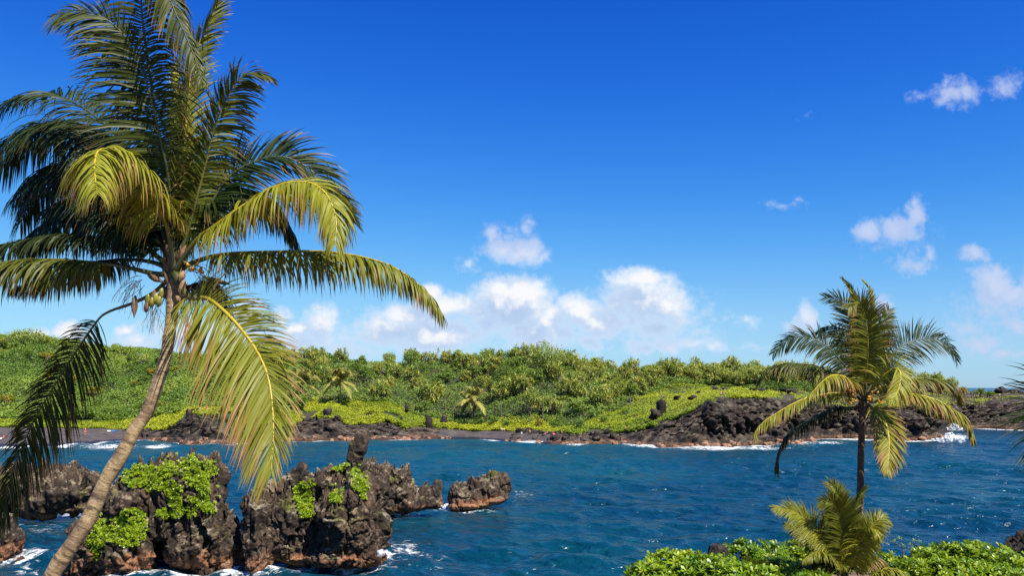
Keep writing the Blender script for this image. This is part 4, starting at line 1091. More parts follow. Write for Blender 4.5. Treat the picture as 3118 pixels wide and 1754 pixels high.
def forest():
    rng = np.random.default_rng(12)
    PAN = [pandanus_proto(200 + i) for i in range(6)]
    BRO = [broad_proto(300 + i, rng.uniform(5, 6.5), rng.uniform(2.6, 3.6)) for i in range(5)]
    YEL = broad_proto(350, 3.4, 2.2, .9, 500, 8, .42, .75)
    LAB_P = 'pale green screw pine with spiky leaf heads in the crowded hillside forest'
    LAB_B = 'dark green broad leaved tree in the crowded hillside forest'
    LAB_T = 'pale green screw pine standing along the left skyline above the thicket'
    used = []
    def ok(p, r):
        for q in used:
            if (p[0] - q[0]) ** 2 + (p[1] - q[1]) ** 2 < r * r: return False
        used.append((p[0], p[1])); return True
    n = 0; tries = 0
    while n < 250 and tries < 9000:
        tries += 1
        px = rng.uniform(690, 2900); s = 4.02 + 1.45 * rng.random() ** .8
        if 1880 < px and s < 4.15: continue
        P = terr(np.array([px]), np.array([s]))[0]
        if any(abs(px - q) < 75 and s < 4.42 for q in (922, 1036, 1441)): continue
        if not ok(P, 3.8 if px < 1900 else 3.2): continue
        k = n
        if rng.random() < np.interp(px, (700, 1500, 1900), (.42, .3, .08)):
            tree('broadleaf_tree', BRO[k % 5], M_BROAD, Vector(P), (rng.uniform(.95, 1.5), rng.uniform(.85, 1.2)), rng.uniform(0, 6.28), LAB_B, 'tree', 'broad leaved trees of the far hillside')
        else:
            h = rng.uniform(1.0, 1.7) * np.interp(px, (2500, 2900), (1, .72))
            tree('screw_pine', PAN[k % 6], M_PANDAN, Vector(P), (h * rng.uniform(.85, 1.1), h), rng.uniform(0, 6.28), LAB_P, 'tree', 'screw pines of the far hillside')
        n += 1
    for i in range(34):
        px = rng.uniform(-60, 690); P = terr(np.array([px]), np.array([rng.uniform(4.9, 5.5)]))[0]
        if not ok(P, 3.0): continue
        h = rng.uniform(.6, 1.0)
        tree('screw_pine', PAN[i % 6], M_PANDAN, Vector(P), (h, h * .9), rng.uniform(0, 6.28), LAB_T, 'tree', 'screw pines along the left skyline')
    for i in range(46):
        px = rng.uniform(-80, 720); P = terr(np.array([px]), np.array([rng.uniform(4.05, 5.0)]))[0]
        if not ok(P, 4.5): continue
        k = i % 3
        pr, mt, lb = ((BRO[i % 5], M_BROAD, 'dark green rounded bush rising out of the left hillside thicket'), (YEL, M_BROAD, 'yellowish bush dotted in the left hillside thicket'), (PAN[i % 6], M_PANDAN, 'spiky pale green screw pine low in the left hillside thicket'))[k]
        h = rng.uniform(.45, .85) if k != 1 else rng.uniform(.6, 1.1)
        tree('screw_pine' if k == 2 else 'thicket_bush', pr, mt, Vector(P) + Vector((0, 0, .6)), (h * 1.25, h), rng.uniform(0, 6.28), lb, 'tree' if k == 2 else 'shrub', lb.split(' in ')[0] + ' of the left hillside')
    # single trees one can point to
    def spot(px, s): return Vector(terr(np.array([float(px)]), np.array([float(s)]))[0])
    big = broad_proto(401, 9.5, 7.2, 1.0, 2600, 20, .62)
    tree('broadleaf_tree', big, M_BROAD, spot(1556, 4.62), 1.0, .4, 'tallest dark green tree, its round crown standing above the middle of the skyline', 'tree', 'broad leaved trees of the far hillside')
    mound = broad_proto(402, 9.0, 9.0, 1.0, 3200, 22, .58)
    tree('broadleaf_tree', mound, M_PANDAN, spot(1668, 4.86), (1.0, 1.12), 1.0, 'wide vine covered tree forming the smooth dome on the skyline', 'tree', 'broad leaved trees of the far hillside')
    flat = broad_proto(403, 7.0, 6.0, .6, 1500, 16, .5)
    tree('broadleaf_tree', flat, M_PANDAN, spot(60, 4.86), (1.5, 1.15), 1.0, 'broad olive green tree on the high skyline at the far left', 'tree', 'broad leaved trees of the far hillside')
    tree('broadleaf_tree', flat, M_BROAD, spot(225, 4.85), (.85, .95), 2.0, 'smaller green tree on the left skyline, beside the broad olive one', 'tree', 'broad leaved trees of the far hillside')
    spread = broad_proto(404, 6.5, 4.6, .45, 700, 9, .45)
    tree('broadleaf_tree', spread, M_PANDAN, spot(425, 4.72), (1.0, 1.0), 0.2, 'flat topped tree with pale bare branches behind the leaning trunk', 'tree', 'broad leaved trees of the far hillside')
    SH = [broad_proto(420 + i, 2.6, 1.9, .9, 420, 8, .36) for i in range(3)]
    for i, (px, s, sc, yel, lab) in enumerate(((1640,3.55,.95,1,'yellow orange shrub beside the black beach'),(1700,3.6,1.15,0,'rounded light green shrub right of the yellow shrub'),(1760,3.5,1.1,0,'bright green shrub above the end of the black beach'),(1840,3.4,1.0,0,'bushy green shrub on the slope below the meadow'),(1500,3.7,1.2,0,'dark green shrub left of the yellow shrub, behind the beach'),(1545,3.5,.9,0,'small olive shrub standing behind the pale dog'),(495,3.95,1.05,1,'yellow green bush right behind the leaning trunk'),(1810,3.9,1.2,0,'dark shrub below two bare pale trunks'),(1905,3.55,.9,0,'green shrub where the lava cliff begins'),(300,3.45,.8,0,'low dark shrub at the back of the left beach'),(2985,3.9,1.5,0,'grey green wind clipped bush on the lava point'),(3010,3.8,1.15,0,'second, lower wind clipped bush on the lava point'),(2935,4.0,1.2,1,'yellowish bush left of the wind clipped bushes'))):
        tree('shrub', YEL if yel else SH[i % 3], M_PANDAN if 'wind' in lab else M_BROAD, spot(px, s), (sc * (1.35 if 'wind' in lab else 1), sc), i * 1.3, lab, 'shrub', 'shrubs of the far shore')
    # far coconut palms
    def far_palm(px, py, base_y, R, lab, seed, age=.45):
        D = y_at(np.array([px]))[0] + 31
        base = at(px + 3, base_y, D); k = D / F
        pal = empty('coconut_palm', base, lab, 'palm tree', 'coconut palms')
        trunk(pal, [(px + 1, base_y + 8), (px + 4, base_y - 20), (px, (py + base_y) / 2), (px, py)], D, .24, .17, sides=7, n=12, mat=M_BARKP)
        r = np.random.default_rng(seed); c = np.array(at(px, py, D))
        for i in range(22):
            a = i * 2.4 + r.normal(0, .2); el = r.uniform(-.5, 1.35) if i > 3 else 1.2
            d = np.array([math.cos(a) * math.cos(el), math.sin(a) * math.cos(el), math.sin(el)])
            L = R * k * r.uniform(.85, 1.15)
            pts = [c, c + d * L * .35, c + d * L * .7 - (0, 0, L * .10), c + d * L * .95 - (0, 0, L * .38)]
            frond(pal, None, D, mat=M_FARFROND, world=pts, n=46, L=L * .27, W=.24, K=3, droop=1.4, vup=8, age=np.clip(age + .05 + r.normal(0, .2) - (el > .8) * .15, .3, 1), brown=.3, rad=.07, seed=seed * 31 + i)
    far_palm(922, 1165, 1240, 64, 'far coconut palm on the left of the pair above the green bank', 501)
    far_palm(1036, 1160, 1238, 60, 'far coconut palm on the right of the pair above the green bank', 502, .35)
    far_palm(1441, 1218, 1300, 62, 'far coconut palm standing at the back of the black beach', 503, .4)
    # bare pale trunks in the forest
    for i, (px, s, h, lab) in enumerate(((1528,4.05,6.5,'leaning bare pale trunk in the middle of the forest'),(1612,4.02,5.5,'short bare trunk with one side branch right of the leaning bare trunk'),(1652,4.05,6.0,'straight pale bare trunk under the vine covered dome'),(1922,3.9,4.5,'forked pale trunk at the left end of the meadow'))):
        b = Bag(); r = np.random.default_rng(600 + i)
        p0 = np.array([0, 0, -.4]); p1 = np.array([r.normal(0, .8), 0, h])
        V, Fq, _ = tube(catmull([p0, (p0 + p1) / 2 + r.normal(0, .2, 3), p1], 8)[0], np.linspace(.16, .07, 8), 6); b.add(V, Fq)
        for j in range(4):
            q = p0 + (p1 - p0) * r.uniform(.4, .9); e = q + r.normal(0, 1.2, 3) * (1, .5, .3) + (0, 0, 1.0)
            V, Fq, _ = tube(catmull([q, (q + e) / 2 + (0, 0, -.2), e], 5)[0], np.linspace(.07, .03, 5), 5); b.add(V, Fq)
        o = obj('bare_tree', b.mesh('bare_tree', True), M_TWIG, None, spot(px, s)); tag(o, lab, 'bare tree')
    b = Bag(); V, Fq, _ = tube(np.array([(0, 0, -.3), (.02, 0, .9), (0, 0, 1.9)]), .07, 6); b.add(V, Fq)
    tag(obj('wooden_post', b.mesh('wooden_post'), M_TWIG, None, spot(2079, 3.25)), 'thin weathered post standing alone in the bright meadow', 'post')
forest()

# ------------------------------------------------------------------ loose rocks of the far shore
def rock_proto(seed, sub=3, rough=.35):
    import bmesh
    bm = bmesh.new(); bmesh.ops.create_icosphere(bm, subdivisions=sub, radius=1.0)
    V = np.array([v.co[:] for v in bm.verts]); Ft = np.array([[v.index for v in f.verts] for f in bm.faces]); bm.free()
    rng = np.random.default_rng(seed)
    V = np.sign(V) * np.abs(V) ** .62; V = V / np.abs(V).max(0)
    for i in range(9):                      # chop flat facets
        d = nrm(rng.normal(0, 1, 3)); h = rng.uniform(.55, .85); e = V @ d
        V = V - d * np.clip(e - h, 0, None)[:, None] * .85
    V = V * (1 + rough * fbm(V * 1.5 + seed, 4, seed)[:, None] * 1.1)
    V = V * (1 + .22 * facets(V * 1.4 + seed, seed)[:, None])
    return new_mesh('rock', V, Ft)

def shore_rocks():
    rng = np.random.default_rng(5)
    PR = [rock_proto(900 + i) for i in range(6)]; PB = [m.copy() for m in PR]
    def put(name, me, mat, px, s, sc, label, cat, group, dz=0, rz=None):
        p = terr(np.array([float(px)]), np.array([float(s)]))[0]
        o = obj(name, me, mat, None, Vector(p) + Vector((0, 0, dz)))
        o.scale = sc; o.rotation_euler = (rng.uniform(-.25, .25), rng.uniform(-.25, .25), rng.uniform(0, 6.28) if rz is None else rz)
        return tag(o, label, cat, group)
    n = 0
    while n < 120:
        px = rng.uniform(470, 2860)
        if 1390 < px < 1540: continue
        s = rng.uniform(.98, 1.30) if px < 1900 else rng.uniform(.95, 1.12)
        r = rng.uniform(.35, .95) * (1.25 if px > 1950 else 1)
        put('boulder', PB[n % 6], M_BOULD, px, s, (r * 1.25, r, r * .75), 'pinkish tide washed boulder in the row along the far waterline', 'boulder', 'pink boulders along the far waterline'); n += 1
    for i in range(70):
        px = rng.choice([rng.uniform(440, 1240), rng.uniform(1560, 1900)]); r = rng.uniform(.5, 1.2)
        put('lava_boulder', PR[i % 6], M_BLACK, px, rng.uniform(1.5, 3.0), (r * 1.2, r, r * .9), 'dark lava boulder lying on the black ledges across the bay', 'boulder', 'lava boulders on the far ledges')
    for i, (px, py, w, h, Yo, lab) in enumerate((
        (2016,1240,24,40,24,'square black lava block standing upright in the bright meadow'),(1304,1290,18,30,12,'upright black rock stump at the left end of the black beach'),(1222,1288,12,32,15,'slender dark rock stump beside ground cover, left of the beach stump'),
        (1350,1280,18,22,18,'small dark rock peeping out of the ground cover above the black beach'),(1240,1246,14,18,30,'little dark rock high in the green bank'),(992,1268,30,34,14,'tall dark knob on the lava ledge above the pillar rock'),(575,1262,16,28,14,'dark upright rock poking into the ground cover beside the leaning trunk'),
        (1995,1262,26,20,20,'black boulder at the foot of the square block'),(2110,1212,24,14,34,'low black mound at the edge of the meadow'),(2172,1186,22,14,60,'pointed dark rock at the upper edge of the meadow'),(2205,1188,20,12,58,'rounded dark rock beside the pointed one in the meadow'),(2060,1212,20,10,45,'flat dark rock beside the thin post'),(2128,1194,10,6,50,'tiny dark rock in the middle of the meadow'),
        (2330,1212,16,10,26,'pale grey boulder on top of the lava cliff'),(3048,1190,28,20,60,'large rounded black rock on the point against the sea horizon'),(3080,1194,26,12,62,'low rounded black rock on the point, right of the large one'),(3104,1196,14,14,64,'small pointed black rock at the end of the point'),(2300,1192,55,13,50,'dark lava hump behind the cliff top under the palm frond'),(2400,1190,45,12,46,'dark lava hump left of the palm crown'))):
        Y = y_at(np.array([px]))[0] + Yo; k = Y / F
        o = obj('lava_rock', PR[i % 6], None, None, at(px, py, Y)); o.data = PR[i % 6].copy(); o.data.materials.clear(); o.data.materials.append(M_BOULD if 'pale' in lab else M_BLACK)
        o.scale = (w * k * .66, w * k * .55, h * k * .72); o.rotation_euler = (0, rng.uniform(-.1, .1), i); tag(o, lab, 'rock', 'single rocks of the far shore')
shore_rocks()

# ------------------------------------------------------------------ green plants on the sea stacks
def rosettes(P, Nr, leaf, per, rng, wid=.42, up=.5):
    n = len(P)
    a = rng.uniform(0, 6.28, (n, 1)) + np.arange(per)[None] * 2.4
    ax = nrm(np.asarray(Nr) * (1 - up) + np.array([0, 0, 1.0]) * up + rng.normal(0, .18, (n, 3)))
    t1 = nrm(np.cross(ax, np.array([.3, .9, .1]))); t2 = np.cross(ax, t1)
    rise = np.linspace(1.3, .15, per)[None, :, None] + rng.normal(0, .12, (n, per, 1))
    D = (np.cos(a)[..., None] * t1[:, None] + np.sin(a)[..., None] * t2[:, None]) + ax[:, None] * rise
    C = P[:, None] + ax[:, None] * (np.linspace(.25, 0, per)[None, :, None] * leaf)
    Nn = ax[:, None] - D * .2 + 0 * D
    L = leaf * rng.uniform(.75, 1.2, (n, per))
    return C.reshape(-1, 3), D.reshape(-1, 3), Nn.reshape(-1, 3), L.ravel(), (L * wid).ravel()

def broad_leaves(C, D, N, L, W, curl=.12):
    """spoon shaped leaves of three quads, widest near the rounded tip"""
    D = nrm(D); S = nrm(np.cross(D, N)); N = np.cross(S, D); L = L[:, None]; W = W[:, None]
    r = []
    for f, w in ((0, .10), (.45, .34), (.78, .52), (1.0, .20)):
        p = C + D * L * f - N * L * curl * f * f
        r += [p - S * W * w, p + S * W * w]
    V = np.stack(r, 1); k = np.arange(len(C))[:, None] * 8
    Fq = np.vstack([k + [0, 1, 3, 2], k + [2, 3, 5, 4], k + [4, 5, 7, 6]])
    return V, Fq, 8

def rock_plants():
    rng = np.random.default_rng(14)
    E1 = lambda L: [(x * .3823, 1200 + y * .3823, a * .3823, b * .3823) for x, y, a, b in L]
    E2 = lambda L: [(600 + x * .3882, 1200 + y * .3882, a * .3882, b * .3882) for x, y, a, b in L]
    r1, r2 = [ROCKS[k] for k in ROCKS if 'broad sea stack' in k][0], [ROCKS[k] for k in ROCKS if 'tall craggy' in k][0]
    jobs = ((r1, E1([(1110,660,150,95),(1240,700,110,100),(1330,610,70,60),(1500,600,100,95),(1560,690,80,70),(1640,620,80,75),(1340,760,60,70)]), 900, 'large mat of bright green plants over the top of the broad sea stack', .18),
            (r1, E1([(1400,830,48,110),(1410,930,52,60),(1300,960,40,40)]), 260, 'strand of green plants trailing down the middle of the broad sea stack', .18),
            (r1, E1([(1530,910,45,90),(1620,800,55,100),(1650,890,50,60),(1690,935,24,20)]), 260, 'green plants hanging down the right shoulder of the broad sea stack', .18),
            (r1, E1([(930,1070,190,80),(1060,970,90,55),(1020,1160,130,65),(800,1150,80,80),(1080,1080,90,80)]), 640, 'thick green cushion of plants low on the left face of the broad sea stack', .18),
            (r1, E1([(770,1240,34,70),(730,1180,50,50)]), 80, 'small olive green tuft beside the leaning trunk on the broad sea stack', .18),
            (r2, E2([(830,790,80,90),(850,880,60,90),(850,950,40,35),(900,705,32,24)]), 380, 'bushy green plant filling the notch left of the cave on the pillar stack', .17),
            (r2, E2([(1240,640,36,55),(1275,720,55,50),(1310,780,28,50)]), 210, 'green plants hanging below the rock pillar', .17),
            (r2, E2([(1155,572,30,26),(1100,600,40,14)]), 70, 'tiny green tuft left of the foot of the rock pillar', .17),
            (r2, E2([(1082,822,50,40)]), 110, 'round green tuft in the middle of the pillar stack', .17))
    for (V, Fq), ell, n, lab, leaf in jobs:
        tree_ = BVHTree.FromPolygons([Vector(v) for v in V], [tuple(int(i) for i in f) for f in Fq])
        o0 = Vector((0, 0, H)); P, N = [], []
        area = np.array([e[2] * e[3] for e in ell]); area = area / area.sum()
        for i in range(n * 2):
            e = ell[rng.choice(len(ell), p=area)]; a = rng.uniform(0, 6.28); q = math.sqrt(rng.random())
            px, py = e[0] + math.cos(a) * e[2] * q, e[1] + math.sin(a) * e[3] * q
            d = (at(px, py, 100) - o0).normalized()
            h = tree_.ray_cast(o0, d, 130)
            if h[0] is None: continue
            P.append(h[0][:]); N.append(h[1][:])
            if len(P) >= n: break
            # and the side the eye does not see: the far slope just behind
            if rng.random() < .3:
                g = tree_.ray_cast(h[0] + Vector((rng.normal(0, .3), rng.uniform(.2, 1.2), 3)), Vector((0, 0, -1)), 5)
                if g[0] is not None and abs(g[0][2] - h[0][2]) < .8: P.append(g[0][:]); N.append(g[1][:])
        if not P: continue
        P = np.array(P); N = np.array(N)
        N = np.where((N @ np.array([0, -.8, .6]))[:, None] < 0, -N, N)
        lift = np.clip(fbm(P * 1.6, 2, 33) * .5 + .5, 0, 1.2)
        P = P + N * (lift * .18)[:, None] + np.stack([P[:, 0] * 0, P[:, 0] * 0, lift * .10], 1)
        C, D, Nn, L, W = rosettes(P, N, leaf, 9, rng, .5, .35)
        V2, F2, nv = broad_leaves(C, D, Nn, L, W)
        hue = np.clip(np.repeat(rng.normal(.82, .25, len(P)), 9) + rng.normal(0, .12, len(C)), 0, 1)
        k = P.mean(0)
        me = new_mesh('rock_plant', V2.reshape(-1, 3) - k, F2, {'tint': np.repeat(hue, nv), 'age': np.zeros(len(hue) * nv)})
        tag(obj('rock_plant', me, M_NAUPAKA, None, Vector(k)), lab, 'plant', 'green plants on the sea stacks')
rock_plants()

# ------------------------------------------------------------------ the near bank at the lower right
def g_edge(X): return 17 + 17.5 * np.clip((X - 2.4) / 2.4, 0, 1)
def g_height(X, Y):
    z = 13.3 - .155 * Y
    P = np.stack([X, Y, X * 0], -1)
    z = z + fbm(P * .35, 4, 201) * .22
    d = Y - g_edge(X) - fbm(P * .4, 3, 211) * .8
    return np.where(d > 0, z - np.clip(d, 0, 7) * 1.75, z)
def near_bank():
    xs = np.arange(-30, 46, .35); ys = np.arange(-12, 46, .35)
    X, Y = np.meshgrid(xs, ys); Z = g_height(X, Y)
    R, C = X.shape; idx = np.arange(R * C).reshape(R, C)
    Fq = np.stack([idx[:-1, :-1], idx[:-1, 1:], idx[1:, 1:], idx[1:, :-1]], -1).reshape(-1, 4)
    m, t, b = mat_new('bank_earth')
    P = t.node('ShaderNodeNewGeometry').outputs['Position']
    n = t.noise(P, 1.2, 6, .65); n2 = t.noise(P, 9, 4, .7)
    c = t.mix(t.ss(n, .4, .62), (.085, .055, .038), (.20, .14, .09))
    c = t.mix(t.m('MULTIPLY', t.ss(n2, .55, .7), .6), c, (.045, .03, .022))
    t.put(b.inputs['Base Color'], c); b.inputs['Roughness'].default_value = .95
    t.l.new(t.bump(n2, .7, .06), b.inputs['Normal'])
    tag(obj('ground', new_mesh('ground', np.stack([X, Y, Z], -1), Fq, None, True), m), kind='structure', label='brown earth bank in front of the bay')
near_bank()

def naupaka():
    rng = np.random.default_rng(17)
    G_ = 'leafy green shrubs on the near bank'
    L = [ # photo x, y of the top, distance, half width (photo px), label
     (1978,1712,26.0,62,'leftmost round shrub of the near bank'),(2052,1676,27.5,75,'large light green shrub near the left end of the near bank'),(2140,1702,26.5,70,'shrub below the dark round rock on the near bank'),(2228,1716,25.5,62,'shrub at the bottom edge with a palm sprout in it'),
     (2262,1650,31.0,62,'shrub on the crest right of the dark round rock'),(2180,1712,29.5,50,'half hidden shrub in front of the dark round rock'),(2345,1655,31.5,60,'shaded shrub on the crest left of the young palm'),(2440,1648,31.5,60,'shrub on the crest behind the left fronds of the young palm'),(2340,1700,28.5,66,'dark shrub left of the foot of the young palm'),(2420,1712,27.5,50,'small bright shrub at the foot of the young palm'),(2520,1655,30.5,50,'bright yellow green shrub right behind the young palm'),
     (2300,1742,25.5,60,'low shrub cut by the bottom edge, left of the young palm'),(2470,1748,25.0,50,'dark low plant cut by the bottom edge below the young palm'),
     (2700,1686,30.5,46,'small sunlit shrub right of the tall palm trunk'),(2812,1672,29.5,60,'shrub at the left end of the right hand thicket'),(2885,1658,30.0,66,'tall shrub rising at the crest of the right hand thicket'),(2960,1655,30.0,66,'broad shrub in the middle of the crest of the right hand thicket'),(3035,1664,29.5,62,'shrub on the right part of the crest, left of the black lava'),(3108,1690,28.5,60,'shrub below the black lava at the right edge'),(2810,1722,27.0,64,'front shrub at the lower left of the right hand thicket'),(2905,1712,26.5,66,'front shrub in the middle of the right hand thicket'),(3000,1716,26.5,66,'front shrub at the lower right of the right hand thicket'),(3090,1738,26.0,60,'shrub in the lower right corner')]
    for i, (px, py, Y, hw, lab) in enumerate(L):
        top = np.array(at(px, py, Y)); rx = hw * Y / F * 1.25; gz = float(g_height(np.array([top[0]]), np.array([Y]))[0])
        hz = max(.5, top[2] - gz - .05)
        n = int(170 * (rx / .8) ** 2)
        z = rng.uniform(.02, 1, n); a = rng.uniform(0, 6.28, n); r = np.sqrt(1 - z * z)
        U = np.stack([r * np.cos(a), r * np.sin(a), z], 1)
        bump = 1 + .22 * fbm(U * 2.6 + i * 7, 3, 40 + i)
        rad = rng.uniform(.80, 1.02, n) * bump
        P = U * rad[:, None] * (rx, rx * .9, hz) + (top[0], Y, gz)
        Nr = nrm(U * (1 / rx, 1 / rx, 1 / hz))
        C, D, Nn, Ls, W = rosettes(P, Nr, .165, 9, rng, .42, .35)
        V, Fq, nv = broad_leaves(C, D, Nn, Ls, W)
        base = .72 if ('light' in lab or 'sunlit' in lab or 'bright' in lab) else (.22 if 'dark' in lab or 'shaded' in lab else .48)  # leaf tint from label; sunlit and shaded ones carry light and shade in colour
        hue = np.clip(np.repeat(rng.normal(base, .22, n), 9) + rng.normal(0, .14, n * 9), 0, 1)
        age = np.clip((rng.random(n * 9) > .985) * .9, 0, 1)
        k = np.array([top[0], Y, gz])
        e = empty('shrub', Vector(k), lab, 'shrub', G_)
        me = new_mesh('foliage', V.reshape(-1, 3) - k, Fq, {'tint': np.repeat(hue, nv), 'age': np.repeat(age, nv)})
        obj('foliage', me, M_NAUPAKA, e, Vector((0, 0, 0)))
        b = Bag()
        for j in range(14):
            u = rand_dirs1(rng, .15); q = u * (rx, rx * .9, hz) * .85
            Vt, Ft, _ = tube(catmull([(q[0] * .12, q[1] * .12, -.1), q * (.5, .5, .45), q], 6)[0], np.linspace(.022, .008, 6), 4); b.add(Vt, Ft)
        obj('stem', b.mesh('stem'), M_TWIG, e, Vector((0, 0, 0)))
    # bare twig
    b = Bag(); D = 29.5; k = np.array(at(2747, 1705, D))
    def tw(pts, r0, r1):
        w = [np.array(at(x, y, D)) - k + (0, 0.05 * math.sin(x), 0) for x, y in pts]
        V, Fq, _ = tube(catmull(w, 8)[0], np.linspace(r0, r1, 8), 5); b.add(V, Fq)
    tw([(2747,1705),(2751,1683),(2748,1668),(2735,1660),(2715,1646)], .022, .008); tw([(2749,1680),(2765,1672),(2776,1660),(2780,1650)], .015, .006); tw([(2748,1670),(2744,1655),(2740,1644)], .012, .005); tw([(2768,1670),(2784,1660),(2786,1645)], .010, .005); tw([(2730,1657),(2722,1655),(2710,1650)], .009, .004)
    e = empty('bare_twig', Vector(k), 'bare little branching twig with a few leaf tufts against the water', 'twig')
    obj('branch', b.mesh('branch', True), M_TWIG, e, Vector((0, 0, 0)))
    P = np.array([np.array(at(x, y, D)) - k for x, y in ((2749,1664),(2800,1652),(2786,1648),(2724,1652),(2740,1644),(2770,1662))])
    C, Dd, Nn, Ls, W = rosettes(P, np.tile((0, -.3, 1.0), (6, 1)), .09, 7, rng, .4); V, Fq, nv = broad_leaves(C, Dd, Nn, Ls, W)
    obj('leaf_tuft', new_mesh('leaf_tuft', V.reshape(-1, 3), Fq, {'tint': np.full(len(C) * nv, .4), 'age': np.zeros(len(C) * nv)}), M_NAUPAKA, e, Vector((0, 0, 0)))
naupaka()
rock('lava_rock', [(2187,1688,22,30,0,.5),(2172,1702,20,18,.2,.4),(2205,1706,22,16,.1,.4)], 30.5, .035, 1.6, .11, 65, M_BLACK, 'dark round rock among the shrubs on the near bank', 'rock', None)
rock('lava_rock', [(3116,1702,22,30,0,.7),(3155,1715,46,56,-.2,1.0),(3100,1718,16,24,.1,.5),(3140,1760,56,46,0,1.0)], 32.0, .045, 1.3, .16, 75, M_BLACK, 'rough black lava rock at the right edge above the shrubs', 'rock', None)

# ------------------------------------------------------------------ people, dog and towels across the bay
def skin_body(joints, edges, name):
    """one continuous body grown over a skeleton: joints (x,y,z,r)"""
    me = bpy.data.meshes.new(name); me.from_pydata([j[:3] for j in joints], edges, [])
    o = bpy.data.objects.new(name, me); COL.objects.link(o)
    md = o.modifiers.new('s', 'SKIN'); o.modifiers.new('u', 'SUBSURF').levels = 1
    for i, j in enumerate(joints): me.skin_vertices[0].data[i].radius = (j[3], j[3])
    me.skin_vertices[0].data[0].use_root = True
    ev = o.evaluated_get(bpy.context.evaluated_depsgraph_get())
    out = bpy.data.meshes.new_from_object(ev); out.name = name
    bpy.data.objects.remove(o); bpy.data.meshes.remove(me)
    return out

STAND = [(0,0,.95,.125),(0,0,1.15,.12),(0,0,1.38,.135),(0,0,1.50,.06),(0,-.02,1.60,.095),(0,-.01,1.70,.085),
         (.18,0,1.42,.055),(.23,.02,1.14,.043),(.22,-.06,.90,.035),(.22,-.08,.80,.035),(-.18,0,1.42,.055),(-.23,.02,1.14,.043),(-.22,-.06,.90,.035),(-.22,-.08,.80,.035),
         (.10,0,.86,.095),(.11,-.01,.50,.062),(.11,.02,.08,.042),(.12,-.12,.04,.04),(-.10,0,.86,.095),(-.12,-.03,.50,.062),(-.13,.03,.08,.042),(-.14,-.11,.04,.04)]
SE = [(0,1),(1,2),(2,3),(3,4),(4,5),(2,6),(6,7),(7,8),(8,9),(2,10),(10,11),(11,12),(12,13),(0,14),(14,15),(15,16),(16,17),(0,18),(18,19),(19,20),(20,21)]
SIT = [(0,0,.14,.13),(0,.03,.34,.12),(0,.05,.56,.13),(0,.04,.68,.06),(0,.01,.79,.095),(0,.01,.88,.085),
       (.18,.05,.60,.055),(.22,.16,.36,.043),(.20,.24,.10,.035),(.20,.28,.04,.035),(-.18,.05,.60,.055),(-.22,.16,.36,.043),(-.20,.24,.10,.035),(-.20,.28,.04,.035),
       (.10,-.08,.14,.095),(.13,-.44,.34,.062),(.12,-.76,.08,.042),(.12,-.88,.06,.04),(-.10,-.08,.14,.095),(-.13,-.48,.24,.062),(-.12,-.84,.08,.042),(-.12,-.96,.07,.04)]
